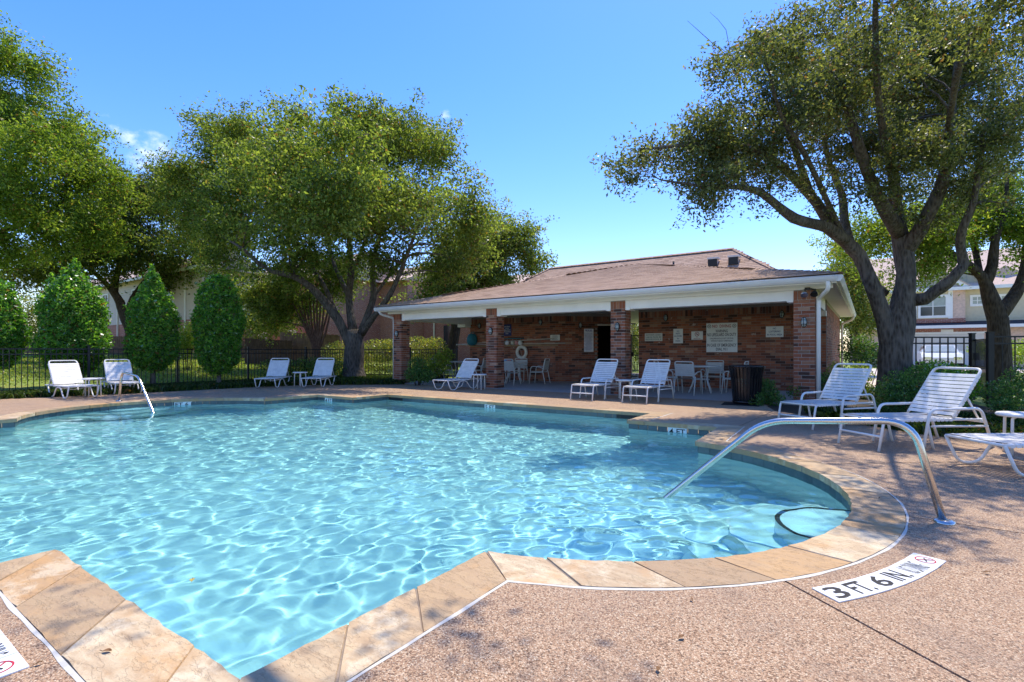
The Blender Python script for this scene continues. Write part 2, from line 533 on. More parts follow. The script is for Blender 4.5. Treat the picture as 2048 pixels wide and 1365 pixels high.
def inside_np(X, Y, P):
    r = np.zeros(X.shape, bool); n = len(P); j = n - 1
    for i in range(n):
        xi, yi = P[i]; xj, yj = P[j]
        if yi != yj:
            c = ((yi > Y) != (yj > Y)) & (X < (xj - xi) * (Y - yi) / (yj - yi) + xi)
            r ^= c
        j = i
    return r
CW = 0.28
OUTER = offset_poly(OUT, CW)
LIP = offset_poly(OUT, -.03)

def grid_mesh(name, x0, x1, y0, y1, step, zf, keep, m, smooth=True):
    nx = int(round((x1 - x0) / step)); ny = int(round((y1 - y0) / step))
    xs = np.linspace(x0, x1, nx + 1); ys = np.linspace(y0, y1, ny + 1)
    X, Y = np.meshgrid(xs, ys)
    Z = zf(X, Y)
    V = np.stack([X, Y, Z], -1).reshape(-1, 3)
    cxs = (X[:-1, :-1] + X[1:, 1:]) / 2; cys = (Y[:-1, :-1] + Y[1:, 1:]) / 2
    K = keep(cxs, cys)
    jj, ii = np.nonzero(K)
    a = jj * (nx + 1) + ii
    Fc = np.stack([a, a + 1, a + nx + 2, a + nx + 1], -1)
    used = np.unique(Fc); remap = np.full(len(V), -1); remap[used] = np.arange(len(used))
    return np_mesh(name, V[used], remap[Fc], m, smooth)
def np_mesh(name, V, Fc, m, smooth=False):
    me = bpy.data.meshes.new(name)
    k = Fc.shape[1]; nf = len(Fc)
    me.vertices.add(len(V)); me.vertices.foreach_set('co', np.asarray(V, np.float32).ravel())
    me.loops.add(nf * k); me.loops.foreach_set('vertex_index', np.asarray(Fc, np.int32).ravel())
    me.polygons.add(nf); me.polygons.foreach_set('loop_start', np.arange(0, nf * k, k, dtype=np.int32)); me.polygons.foreach_set('loop_total', np.full(nf, k, np.int32))
    if smooth: me.polygons.foreach_set('use_smooth', np.ones(nf, bool))
    me.update(calc_edges=True)
    if m is not None: me.materials.append(m)
    return me

# waves: a few dozen crossing wavelets, livelier where the return jets stir the right-hand round
WV = []
wr = np.random.default_rng(5)
for i in range(84):
    lam = math.exp(wr.uniform(math.log(.10), math.log(.62))); a = wr.normal(.9, 1.1)
    WV.append((2 * PI / lam * math.cos(a), 2 * PI / lam * math.sin(a), wr.uniform(0, 2 * PI), .00145 * lam ** 1.05))
JET = []
for i in range(26):
    lam = wr.uniform(.12, .3); a = wr.uniform(0, 2 * PI)
    JET.append((2 * PI / lam * math.cos(a), 2 * PI / lam * math.sin(a), wr.uniform(0, 2 * PI), .0042 * lam))
WATER_Z = -.13
def wave_z(X, Y):
    Z = np.full(X.shape, WATER_Z)
    gust = .85 + .3 * np.sin(X * .9 + 1.3 * np.sin(Y * .7)) * np.sin(Y * 1.1 + .6)
    for kx, ky, p, A in WV: Z = Z + gust * A * np.sin(kx * X + ky * Y + p)
    d = np.exp(-(((X + 1.6) / 1.5) ** 2 + ((Y - 4.0) / 1.7) ** 2))
    for kx, ky, p, A in JET: Z = Z + d * A * np.sin(kx * X + ky * Y + p)
    return Z
WOUT = offset_poly(OUT, .05)
wme = grid_mesh('pool_water', -13.7, .15, -.4, 9.2, .025, wave_z, lambda X, Y: inside_np(X, Y, WOUT), MAT['water'])
water = link_mesh('pool_water', wme)
tag(water, 'clear turquoise rippled water filling the pool', 'water', kind='structure')
water.cycles.is_caustics_caster = True

pool = thing('swimming_pool', 'pale plastered swimming pool with rounded ends and sandstone coping', 'swimming pool', (-6.7, 4.41, 0))
def depth_z(X, Y):
    t = np.clip(1 - np.abs(X - AX) / 6.0, 0, 1)
    return -1.18 - .38 * (t * t * (3 - 2 * t))
bme = grid_mesh('floor', -13.7, .15, -.4, 9.2, .2, depth_z, lambda X, Y: inside_np(X, Y, offset_poly(OUT, .15)), MAT['plaster'])
bme.transform(Matrix.Translation(-org(pool)))
basin = link_mesh('basin_floor', bme, pool)
wb = MB()
n = len(OUT)
for i in range(n):
    a, b = OUT[i], OUT[(i + 1) % n]
    wb.add([(a.x, a.y, -1.7), (b.x, b.y, -1.7), (b.x, b.y, -.165), (a.x, a.y, -.165)], [(3, 2, 1, 0)])
walls = wb.build('basin_wall', MAT['plaster'], pool)
receivers = [basin, walls]

# entry steps in both rounds
def entry_steps(cx, sgn):
    for R, z, nz in ((.47, -.150, .035), (.80, -.42, .022), (1.12, -.70, 0)):
        pts = []
        for i in range(25):
            a = math.radians(80 + 200 * i / 24) if sgn > 0 else math.radians(-100 + 200 * i / 24)
            pts.append((cx + R * math.cos(a), 4.39 + R * math.sin(a)))
        pts = [p for p in pts if inside(p, offset_poly(OUT, .12))]
        extra = [(cx + sgn * .3, pts[-1][1]), (cx + sgn * .3, pts[0][1])]
        m = MB().prism(pts + extra, z - .28, z)
        st = m.build('step', MAT['white_tile'] if R < .5 else MAT['plaster'], pool); receivers.append(st)
        if not nz: continue
        nb = MB()
        for a, b in zip(pts[:-1], pts[1:]):
            a = Vector((*a, 0)); b = Vector((*b, 0)); ca = Vector((cx, 4.39, 0))
            ia = a + (ca - a).normalized() * nz; ib = b + (ca - b).normalized() * nz
            nb.add([(a.x, a.y, z + .004), (b.x, b.y, z + .004), (ib.x, ib.y, z + .004), (ia.x, ia.y, z + .004)], [(0, 1, 2, 3)])
        ns = nb.build('nosing_tile_band', MAT['ink_black' if R < .5 else 'gutter_paint'], st); receivers.append(ns)
entry_steps(-.12, 1)
entry_steps(2 * AX + .12, -1)

# coping stones, cut run by run
def run_lengths(L):
    out = [0.0]
    while out[-1] < L - .35:
        out.append(out[-1] + random.uniform(.34, .66))
    if L - out[-1] < .2 and len(out) > 1: out.pop()
    out.append(L) if out[-1] < L - 1e-6 else None
    return out
def poly_at(P, L, s_):
    acc = 0
    for i in range(len(P) - 1):
        d = (P[i + 1] - P[i]).length
        if acc + d >= s_ - 1e-9: return P[i].lerp(P[i + 1], min(1, max(0, (s_ - acc) / d)))
        acc += d
    return P[-1].copy()
idx = 0
OUTC = []
for sg in SEGS:
    k = len(sg) - 1
    inn = [LIP[(idx + i) % n] for i in range(k + 1)]
    oun = [OUTER[(idx + i) % n] for i in range(k + 1)]
    if k > 3:      # drop folded points where an arc meets a straight run
        a_, b_ = oun[0], oun[-1]
        oun = [a_] + [q for i, q in enumerate(oun[1:-1], 1) if (q - a_).dot(Vector(sg[i]) - Vector(sg[i - 1])) > 0 and (b_ - q).dot(Vector(sg[i + 1]) - Vector(sg[i])) > 0] + [b_]
    OUTC.extend(oun[:-1])
    mid = [OUT[(idx + i) % n] for i in range(k + 1)]
    idx += k
    Ls = [0]
    for i in range(k): Ls.append(Ls[-1] + (mid[i + 1] - mid[i]).length)
    cuts = run_lengths(Ls[-1])
    for a, b in zip(cuts[:-1], cuts[1:]):
        fa = a / Ls[-1]; fb = b / Ls[-1]
        li = sum((inn[i + 1] - inn[i]).length for i in range(k)); lo = sum((oun[i + 1] - oun[i]).length for i in range(len(oun) - 1))
        m_ = max(3, int((b - a) / .06))
        gi = .0035 / Ls[-1]
        P1 = [poly_at(inn, li, (fa + gi + (fb - fa - 2 * gi) * j / m_) * li) for j in range(m_ + 1)]
        P2 = [poly_at(oun, lo, (fa + gi + (fb - fa - 2 * gi) * j / m_) * lo) for j in range(m_ + 1)]
        P1 = [p + Vector((random.uniform(-.006, .006), random.uniform(-.006, .006))) for p in P1]
        P2 = [p + Vector((random.uniform(-.004, .004), random.uniform(-.004, .004))) for p in P2]
        dz = random.uniform(.003, .007)
        ring = P1 + P2[::-1]
        cen = sum(ring, Vector((0, 0))) / len(ring)
        base_ = Vector((cen.x, cen.y, 0))
        mb = MB()
        nr = len(ring)
        lo_ = [(p.x - base_.x, p.y - base_.y, -.055) for p in ring]
        mi_ = [(p.x - base_.x, p.y - base_.y, dz - .008) for p in ring]
        tp_ = [((p.x - base_.x) * .991, (p.y - base_.y) * .985, dz) for p in ring]
        V = lo_ + mi_ + tp_
        Fs = [tuple(range(nr - 1, -1, -1))]
        for q in range(2):
            for i in range(nr): Fs.append((q * nr + i, q * nr + (i + 1) % nr, (q + 1) * nr + (i + 1) % nr, (q + 1) * nr + i))
        for j in range(m_): Fs.append((2 * nr + j, 2 * nr + j + 1, 2 * nr + nr - 2 - j, 2 * nr + nr - 1 - j))
        mb.add(V, Fs)
        me = mb.mesh('coping_stone', MAT['stone']); fix_normals(me)
        link_mesh('coping_stone', me, pool, base_ - org(pool))
# mortar bed under the stones and white sealant line round them
gb = MB()
for i in range(n):
    a, b, c, d = LIP[i].lerp(OUT[i], .2), LIP[(i + 1) % n].lerp(OUT[(i + 1) % n], .2), OUTER[(i + 1) % n], OUTER[i]
    gb.add([(a.x, a.y, -.002), (b.x, b.y, -.002), (c.x, c.y, -.002), (d.x, d.y, -.002), (a.x, a.y, -.05), (b.x, b.y, -.05)], [(3, 2, 1, 0), (0, 1, 5, 4)])
gb.build('mortar_bed', MAT['grout'], pool)
dense = []
for i in range(len(OUTC)):
    a, b = OUTC[i], OUTC[(i + 1) % len(OUTC)]; k = max(1, int((b - a).length / .05))
    dense += [a.lerp(b, j / k) for j in range(k)]
o1 = offset_poly(dense, .001); o2 = offset_poly(dense, .018)
sb = MB(); nd_ = len(dense)
wj = [.85 + .18 * math.sin(i * .37) + .14 * math.sin(i * .91 + 1) for i in range(nd_)]
for i in range(nd_):
    j = (i + 1) % nd_
    p, q = o1[i], o1[j]; r_, s_ = o1[j].lerp(o2[j], wj[j]), o1[i].lerp(o2[i], wj[i])
    sb.add([(p.x, p.y, .004), (q.x, q.y, .004), (r_.x, r_.y, .0015), (s_.x, s_.y, .0015)], [(3, 2, 1, 0)])
sb.build('sealant_bead', MAT['sealant'], pool)

# waterline tiles: one row of 15 cm tiles below the coping
tile_me = MB().box((0, 0, 0), (.146, .012, .146)).mesh('waterline_tile', MAT['tile'])
tile_spots = []
for sg in SEGS:
    P = [Vector(p) for p in sg]
    L = sum((P[i + 1] - P[i]).length for i in range(len(P) - 1))
    k = max(1, int(round(L / .152)))
    for j in range(k):
        p = poly_at(P, L, (j + .5) * L / k); q = poly_at(P, L, min(L, (j + .5) * L / k + .02)); q0 = poly_at(P, L, max(0, (j + .5) * L / k - .02))
        d = (q - q0).normalized(); nrm = Vector((-d.y, d.x))
        tile_spots.append((p, d, nrm))
def tile_vis(sp):
    p, d, nrm = sp
    tocam = Vector((0, 0)) - p
    if tocam.dot(nrm) < 0 or depth_of(p) < .5: return 1e9
    px = CX0 + F0 * (p.x * CT + p.y * ST) / depth_of(p)
    return depth_of(p) + (0 if -60 < px < 2108 else 500)
tile_spots.sort(key=tile_vis)
for p, d, nrm in tile_spots[:300]:
    c = p + nrm * .004
    link_mesh('waterline_tile', tile_me, pool, Vector((c.x, c.y, -.128)) - org(pool), (0, 0, math.atan2(d.y, d.x)))
if len(tile_spots) > 300:
    rest = MB()
    for p, d, nrm in tile_spots[300:]:
        c = p + nrm * .004
        rest.box((c.x, c.y, -.128), (.146, .012, .146), math.atan2(d.y, d.x))
    tag(rest.build('waterline_tiles_beyond', MAT['tile'], pool), kind='stuff')
# skimmer mouths in the far wall
for X in (-3.62, -9.86):
    sk = MB().bbox((X - .25, 8.978, -.125), (X + .25, 8.99, -.058)).build('skimmer_mouth', MAT['black_iron'], pool)

for r_ in receivers: r_.cycles.is_caustics_receiver = True

# ------------------------------------------------------------------ deck, patio, ground
DECK = [Vector(p) for p in ((9, -7), (9, 5.2), (2.6, 7.75), (.6, 8.85), (-.55, 9.95), (-1.45, 10.75), (-1.75, 11.7), (-1.62, 12.2), (-13.2, 12.2), (-12.9, 11.9), (-14.2, 10.75), (-15.3, 9.9), (-15.75, 8.6), (-15.9, 7.0), (-16.15, 4.8), (-16.7, 3.0), (-17.3, 0), (-17.5, -7))]
HOLE = offset_poly(OUTC, .004)
def joint(a, b, w=.014):
    a = Vector(a); b = Vector(b); d = (b - a).normalized(); nn = Vector((-d.y, d.x)) * w / 2
    return [a - nn, b - nn, b + nn, a + nn]
JOINTS = []
for ang, r1 in ((-39, 12), (0.0, 11.0), (39, 5.6)):
    d = Vector((math.cos(math.radians(ang)), math.sin(math.radians(ang))))
    JOINTS.append(joint(RC + d * 2.45, RC + d * r1))
    dl = Vector((-d.x, d.y)); cl = Vector((2 * AX - RC.x, RC.y))
    JOINTS.append(joint(cl + dl * 2.45, cl + dl * min(r1, 7)))
JOINTS.append(joint((-1.6, 8.1), (-1.35, 13)))
JOINTS.append(joint((-6.7, 9.2), (-6.7, 12.5)))
JOINTS.append(joint((-10.3, 9.2), (-10.6, 12.5)))
JOINTS.append(joint((-1.62, .75), (-1.62, -8)))
JOINTS.append(joint((-3.6, .5), (-3.6, -8)))
def cdt_region(polys, test):
    pts = []; edges = []
    for P in polys:
        b = len(pts); k = len(P)
        pts += [Vector((p[0], p[1])) for p in P]; edges += [(b + i, b + (i + 1) % k) for i in range(k)]
    v, e, f, *_ = delaunay_2d_cdt(pts, edges, [], 0, 1e-5)
    fs = []
    for t in f:
        c = sum((v[i] for i in t), Vector((0, 0))) / len(t)
        if test(c): fs.append(tuple(t))
    return v, fs
def in_poly(p, P): return inside((p[0], p[1]), [(q[0], q[1]) for q in P])
v, fs = cdt_region([DECK, HOLE] + JOINTS, lambda c: in_poly(c, DECK) and not in_poly(c, HOLE) and not any(in_poly(c, J) for J in JOINTS))
# connected pieces -> one slab each
par = list(range(len(fs))); em = {}
def find(a):
    while par[a] != a: par[a] = par[par[a]]; a = par[a]
    return a
for i, t in enumerate(fs):
    for j in range(len(t)):
        k = tuple(sorted((t[j], t[(j + 1) % len(t)])))
        if k in em: par[find(i)] = find(em[k])
        else: em[k] = i
groups = {}
for i in range(len(fs)): groups.setdefault(find(i), []).append(fs[i])
deck = thing('pool_deck', 'tan exposed aggregate pool deck', 'deck', (-6, 2, 0))
deck['kind'] = 'structure'
for gfs in groups.values():
    area = sum(abs((v[t[1]] - v[t[0]]).cross(v[t[2]] - v[t[0]])) / 2 for t in gfs)
    if area < .01: continue
    mb = MB()
    ids = sorted({i for t in gfs for i in t}); mp = {i: j for j, i in enumerate(ids)}
    V = [(v[i].x, v[i].y, 0) for i in ids] + [(v[i].x, v[i].y, -.1) for i in ids]; N_ = len(ids)
    Fs = [tuple(mp[i] for i in t) for t in gfs]
    cnt = {}
    for t in gfs:
        for j in range(len(t)):
            a, b = t[j], t[(j + 1) % len(t)]
            cnt[(a, b)] = 1
    for (a, b) in list(cnt):
        if (b, a) not in cnt: Fs.append((mp[b], mp[a], mp[a] + N_, mp[b] + N_))
    mb.add(V, Fs)
    mb.build('deck_slab', MAT['agg'], deck)
v2, f2 = cdt_region([DECK, HOLE], lambda c: in_poly(c, DECK) and not in_poly(c, HOLE))
MB().add([(p.x, p.y, -.022) for p in v2], f2).build('joint_filler', MAT['grout'], deck)

patio = MB().bbox((-14.0, 12.215, -.15), (-.75, 25.0, .0)).build('patio_floor', MAT['slab'])
tag(patio, 'smooth grey concrete floor under the pavilion', 'floor', kind='structure')

def rise(x, y):
    # the lawn climbs gently away from the pool on the far left
    t = max(0, -18.6 - x)
    return min(1.0, .055 * t)
BIG = [Vector(p) for p in ((600, -300), (600, 700), (-700, 700), (-700, -300))]
lines = []
gxs = [Vector((x, y)) for x in (-18.6, -25, -31, -37, -60, -120) for y in (-60, -20, 0, 10, 20, 40, 80)]
pts = [Vector(p) for p in BIG] + [Vector(p) for p in DECK] + gxs
edges = [(i, (i + 1) % 4) for i in range(4)] + [(4 + i, 4 + (i + 1) % len(DECK)) for i in range(len(DECK))]
vv, ee, ff, *_ = delaunay_2d_cdt(pts, edges, [], 0, 1e-5)
ff = [tuple(t) for t in ff if not in_poly(sum((vv[i] for i in t), Vector((0, 0))) / len(t), DECK)]
gm = MB().add([(p.x, p.y, -.03 + rise(p.x, p.y)) for p in vv], ff)
ground = gm.build('lawn', MAT['lawn'])
tag(ground, 'sunlit lawn around the pool enclosure', 'lawn', kind='structure')
# ------------------------------------------------------------------ pavilion
WY = 16.3                       # back wall plane
CY = 12.42                      # column front plane
COLX = (-13.54, -9.42, -5.32, -1.12)
pav = thing('pool_pavilion', 'brick poolside pavilion with white beams and brown hipped shingle roof', 'pavilion', (-7.3, 16, 0))
BH, BL = .0762, .254
BRICKS = []                     # (part, centre, dims, rz)
def brick_run(part, p0, d, length, z0, z1, nrm, thick=.09, holes=(), soldier_top=True, start=0.0, soff=0):
    """courses of running bond on the face through p0 along d; nrm points out of the wall"""
    d = Vector((d[0], d[1], 0)).normalized(); nv = Vector((nrm[0], nrm[1], 0)).normalized()
    rz = math.atan2(d.y, d.x); p0 = Vector((p0[0], p0[1], 0))
    ztop = z1 - .20 if soldier_top else z1
    nc = int((ztop - z0) / BH)
    for k in range(nc):
        z = z0 + (k + .5) * BH
        s_ = -BL / 2 if (k + soff) % 2 else 0.0
        while s_ < length - .01:
            a = max(0, s_); b = min(length, s_ + BL); s_ += BL
            if b - a < .04: continue
            if any(h[0] < (a + b) / 2 < h[1] and h[2] < z < h[3] for h in holes): continue
            BRICKS.append((part, p0 + d * ((a + b) / 2) - nv * (thick / 2) + Vector((0, 0, z)), (b - a - .010, thick, BH - .010), rz))
    if soldier_top:
        s_ = 0.0
        while s_ < length - .03:
            b = min(length, s_ + .0762)
            BRICKS.append((part, p0 + d * ((s_ + b) / 2) - nv * (thick / 2) + Vector((0, 0, z0 + nc * BH + .098)), (b - s_ - .009, thick, .19), rz)); s_ += .0762
# columns
cols = []
CWD = .40
for ci, x in enumerate(COLX):
    core = MB().bbox((x - CWD / 2 + .006, CY + .006, 0), (x + CWD / 2 - .006, CY + CWD - .006, 2.42)).build('column', MAT['mortar'], pav)
    cols.append(core)
    z = 0.0; k = 0
    while z < 2.42 - .2 - BH * .5:
        zc_ = z + BH / 2
        cuts = (0, .155, .40) if k % 2 else (0, .245, .40)
        if k % 2:
            for s_ in (0, 1):
                yy = CY + .045 + s_ * (CWD - .09)
                for a, b in zip(cuts[:-1], cuts[1:]): BRICKS.append((core, Vector((x - .2 + (a + b) / 2, yy, zc_)), (b - a - .01, .09, BH - .01), 0.0))
            for s_ in (-1, 1): BRICKS.append((core, Vector((x + s_ * .155, CY + .2, zc_)), (.21, .09, BH - .01), PI / 2))
        else:
            for s_ in (-1, 1):
                for a, b in zip(cuts[:-1], cuts[1:]): BRICKS.append((core, Vector((x + s_ * .155, CY + (a + b) / 2, zc_)), (b - a - .01, .09, BH - .01), PI / 2))
            for s_ in (0, 1):
                yy = CY + .045 + s_ * (CWD - .09)
                BRICKS.append((core, Vector((x, yy, zc_)), (.21, .09, BH - .01), 0.0))
        z += BH; k += 1
    for q in range(5):
        for s_ in (0, 1): BRICKS.append((core, Vector((x - .2 + .04 + q * .08, CY + .045 + s_ * .31, z + .098)), (.07, .09, .19), 0.0))
    for q in range(3):
        for s_ in (-1, 1): BRICKS.append((core, Vector((x + s_ * .155, CY + .12 + q * .08, z + .098)), (.07, .09, .19), PI / 2))
# back walls
WT = 2.45
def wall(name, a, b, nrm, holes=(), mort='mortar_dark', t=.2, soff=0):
    a = Vector((a[0], a[1], 0)); b = Vector((b[0], b[1], 0)); d = b - a; L = d.length; d.normalize()
    nv = Vector((nrm[0], nrm[1], 0)).normalized()
    mb = MB()
    spans = [(0, L)]
    if holes:
        spans = []; s_ = 0
        for h in sorted(holes): spans.append((s_, h[0])); s_ = h[1]
        spans.append((s_, L))
        for h in holes:
            p = a + d * h[0]; q = a + d * h[1]
            pts = [p - nv * .008, q - nv * .008, q - nv * t, p - nv * t]
            mb.prism([(w.x, w.y) for w in pts], h[3], WT + .3)
    for s0, s1 in spans:
        p = a + d * s0; q = a + d * s1
        pts = [p - nv * .008, q - nv * .008, q - nv * t, p - nv * t]
        mb.prism([(w.x, w.y) for w in pts], 0, WT + .3)
    o = mb.build(name, MAT[mort], pav); fix_normals(o.data)
    brick_run(o, a, d, L, 0, WT, nv, holes=holes, soff=soff)
    return o
XL = -13.46
c45 = (-9.42, WY); d45 = (-7.55, WY + 1.87)
wall('back_wall', (XL, WY), c45, (0, -1))
wall('diagonal_wall', c45, d45, (.7071, -.7071), holes=[(1.62, 2.45, 0, 2.12)], soff=1)
xr = at_Y(1277, 700, WY).x
wall('back_wall', (xr, WY), (-.94, WY), (0, -1))
wall('side_wall', (-.94, WY + .1), (-.94, 24.4), (1, 0), mort='mortar')
wall('end_wall', (xr, WY + 5.5), (xr, WY + .1), (-1, 0))
wall('end_wall', (XL, 24), (XL, WY + .1), (-1, 0))
wall('rear_wall', (-.94, 24.4), (-4.0, 24.4), (0, 1))
# near-black panel: shade of the interior behind the diagonal opening, put into its colour
dm = Vector((c45[0], c45[1], 0)); dd = Vector((.7071, .7071, 0)); dn = Vector((.7071, -.7071, 0))
pA = dm + dd * 1.62 - dn * 1.4; pB = dm + dd * 2.9 - dn * 1.4
MB().prism([(pA.x, pA.y), (pB.x, pB.y), (pB.x - .1, pB.y + .1), (pA.x - .1, pA.y + .1)], 0, 2.5).build('passage_shade', MAT['shade_black'], pav)
q0 = dm + dd * 1.60 - dn * .05; q1 = dm + dd * 2.47 - dn * .05
MB().prism([((q0 - dn * .12).x, (q0 - dn * .12).y), ((q1 - dn * .12).x, (q1 - dn * .12).y), (q1.x, q1.y), (q0.x, q0.y)], 2.07, 2.12).build('door_lintel', MAT['cream_paint'], pav)
# pick the bricks that show largest, keep the rest joined per part
def brick_rank(b):
    part, c, dims, rz = b
    zc = depth_of(c)
    px = CX0 + F0 * (c.x * CT + c.y * ST) / zc
    hidden = 0
    if part in cols and (c.y > CY + .12 and not (c.x > COLX[cols.index(part)] and cols.index(part) < 3)): hidden = 60
    if part in cols and c.y > CY + .3: hidden = 60
    if part.name.startswith(('end_wall', 'rear_wall', 'side_wall')): hidden = 60
    return zc + hidden + (0 if 0 < px < 2048 else 200) + (3 if dims[0] < .12 else 0)
BRICKS.sort(key=brick_rank)
BMESH = {}
def brick_mesh(dims):
    k = tuple(round(x, 3) for x in dims)
    if k not in BMESH:
        me = MB().box((0, 0, 0), dims).mesh('brick', MAT['brick'])
        bm = bmesh.new(); bm.from_mesh(me); bmesh.ops.bevel(bm, geom=bm.edges[:], offset=.004, segments=1, affect='EDGES'); bm.to_mesh(me); bm.free()
        BMESH[k] = me
    return BMESH[k]
for part, c, dims, rz in BRICKS[:300]:
    link_mesh('brick', brick_mesh(dims), part, c - org(part), (0, 0, rz))
restb = {}
for part, c, dims, rz in BRICKS[300:]:
    restb.setdefault(part.name, (part, MB()))[1].box(c, dims, rz)
for part, mb in restb.values():
    tag(mb.build('brickwork', MAT['brick'], part), kind='stuff')

# beams, fascia, soffit
EX0, EX1, EY0 = -14.05, -.52, 11.98
EZ = 2.50
for x0, x1 in zip(COLX[:-1], COLX[1:]):
    bm_ = MB().bbox((x0 + .2, CY + .04, 2.20), (x1 - .2, CY + .36, 2.52)).build('beam', MAT['white_paint'], pav)
    for x, s_ in ((x0 + .2, 1), (x1 - .2, -1)):
        MB().bbox((x, CY + .02, 2.17), (x + s_ * .12, CY + .38, 2.50)).build('beam_end_trim', MAT['white_paint'], bm_)
MB().bbox((-13.70, CY + .4, 2.20), (-13.38, WY + .1, 2.52)).build('side_beam', MAT['white_paint'], pav)
MB().bbox((-13.74, WY - .45, 2.08), (-13.34, WY - .1, 2.2)).build('beam_end_trim', MAT['white_paint'], pav)
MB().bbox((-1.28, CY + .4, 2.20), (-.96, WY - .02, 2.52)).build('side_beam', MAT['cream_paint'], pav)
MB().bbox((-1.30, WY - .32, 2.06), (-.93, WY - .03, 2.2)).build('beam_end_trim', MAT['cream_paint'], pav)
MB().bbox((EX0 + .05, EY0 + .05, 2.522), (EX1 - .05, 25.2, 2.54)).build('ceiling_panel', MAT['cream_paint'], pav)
MB().bbox((EX0 + .08, CY - .06, 2.42), (EX1 - .08, CY - .015, 2.53)).build('frieze_board', MAT['white_paint'], pav)
def gutter(a, b, out):
    a = Vector(a); b = Vector(b); o = Vector(out)
    prof = [(0, 0), (0, .12), (.02, .125), (.10, .125), (.115, .10), (.10, .05), (.075, .015), (.06, 0)]
    P = [a + o * u + Vector((0, 0, w)) for u, w in prof]
    m = MB().extrude_poly(P, b - a); o_ = m.build('gutter', MAT['gutter_paint'], pav); fix_normals(o_.data); return o_
MB().bbox((EX0, EY0, EZ - .02), (EX1, EY0 + .03, EZ + .14)).build('fascia', MAT['white_paint'], pav)
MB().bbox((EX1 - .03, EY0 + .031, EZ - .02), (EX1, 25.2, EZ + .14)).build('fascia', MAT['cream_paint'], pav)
MB().bbox((EX0, EY0 + .031, EZ - .02), (EX0 + .03, 25.2, EZ + .14)).build('fascia', MAT['white_paint'], pav)
gutter((EX0 - .02, EY0 - .002, EZ + .0), (EX1 + .02, EY0 - .002, EZ + .0), (0, -1, 0))
gutter((EX1 + .002, EY0 - .08, EZ + .0), (EX1 + .002, 25.2, EZ + .0), (1, 0, 0))
gutter((EX0 - .002, EY0 - .08, EZ + .0), (EX0 - .002, 25.2, EZ + .0), (-1, 0, 0))
def downspout(pts, m='white_paint'):
    pts = arc_path(pts, .09, 5)
    mb = MB().tube(pts, .042, 10); return mb.build('downspout', MAT[m], pav)
downspout([(-.66, EY0 - .04, EZ + .02), (-.66, EY0 + .02, 2.36), (-.86, CY + .06, 2.22), (-.86, CY + .06, .02)])
downspout([(-13.95, EY0 - .03, EZ + .02), (-13.95, EY0 + .05, 2.40), (-13.80, CY + .08, 2.28), (-13.80, CY + .08, .02)], 'gutter_paint')
downspout([(-.46, 24.0, EZ + .02), (-.5, 24.0, 2.35), (-.86, 24.2, 2.2), (-.86, 24.2, .02)], 'cream_paint')

# roofs: slope sheet + lapped shingle tabs
SHING = []
def slope(part_name, e0, e1, upd, pitch, height_fn, run, z0, thick=.02, up_limit=None):
    """e0->e1 eave line, upd horizontal direction up the slope; height_fn(s,v) -> True where roof exists"""
    e0 = Vector(e0); e1 = Vector(e1); d = (e1 - e0); L = d.length; d.normalize()
    up = Vector((upd[0], upd[1], 0)); sl = math.sqrt(1 + pitch * pitch)
    upv = (up + Vector((0, 0, pitch))).normalized(); nrm = d.cross(upv)
    if nrm.z < 0: nrm = -nrm
    mrot = Matrix((d, upv, nrm)).transposed()
    k = 0; v_ = 0.0
    while v_ < run * sl - .02:
        off = (.155 if k % 2 else 0) + random.uniform(-.02, .02)
        s_ = -off
        while s_ < L:
            cs = s_ + .155; cv = v_ + .075
            if 0 <= cs <= L and height_fn(cs, cv / sl):
                c = e0 + d * cs + upv * cv + nrm * .012
                SHING.append((part_name, c, mrot))
            s_ += .31
        v_ += .145; k += 1
def roof_part(name, pts_faces):
    mb = MB()
    for P in pts_faces: mb.add(P, [tuple(range(len(P)))])
    return mb.build(name, MAT['shingle'], pav)
PX, PYK, PP = (EX0 + EX1) / 2, None, .262
HW = (EX1 - EX0) / 2; PYK = EY0 + HW; ZE = EZ + .15; ZP = ZE + PP * HW
apex = (PX, PYK, ZP)
front_roof = roof_part('porch_roof', [[(EX0 - .06, EY0 - .06, ZE - .016), (EX1 + .06, EY0 - .06, ZE - .016), apex], [(EX1 + .06, EY0 - .06, ZE - .016), (EX1 + .06, EY0 + 2 * HW, ZE - .016), apex], [(EX0 - .06, EY0 + 2 * HW, ZE - .016), (EX0 - .06, EY0 - .06, ZE - .016), apex]])
slope('porch', (EX0 - .05, EY0 - .05, ZE), (EX1 + .05, EY0 - .05, ZE), (0, 1), PP, lambda s_, v_: v_ - .05 < min(s_, 2 * HW + .1 - s_), HW, ZE)
slope('porch', (EX1 + .05, EY0 - .05, ZE), (EX1 + .05, EY0 + 2 * HW, ZE), (-1, 0), PP, lambda s_, v_: v_ - .05 < min(s_, 2 * HW + .1 - s_), HW, ZE)
slope('porch', (EX0 - .05, EY0 + 2 * HW, ZE), (EX0 - .05, EY0 - .05, ZE), (1, 0), PP, lambda s_, v_: v_ - .05 < min(s_, 2 * HW + .1 - s_), HW, ZE)
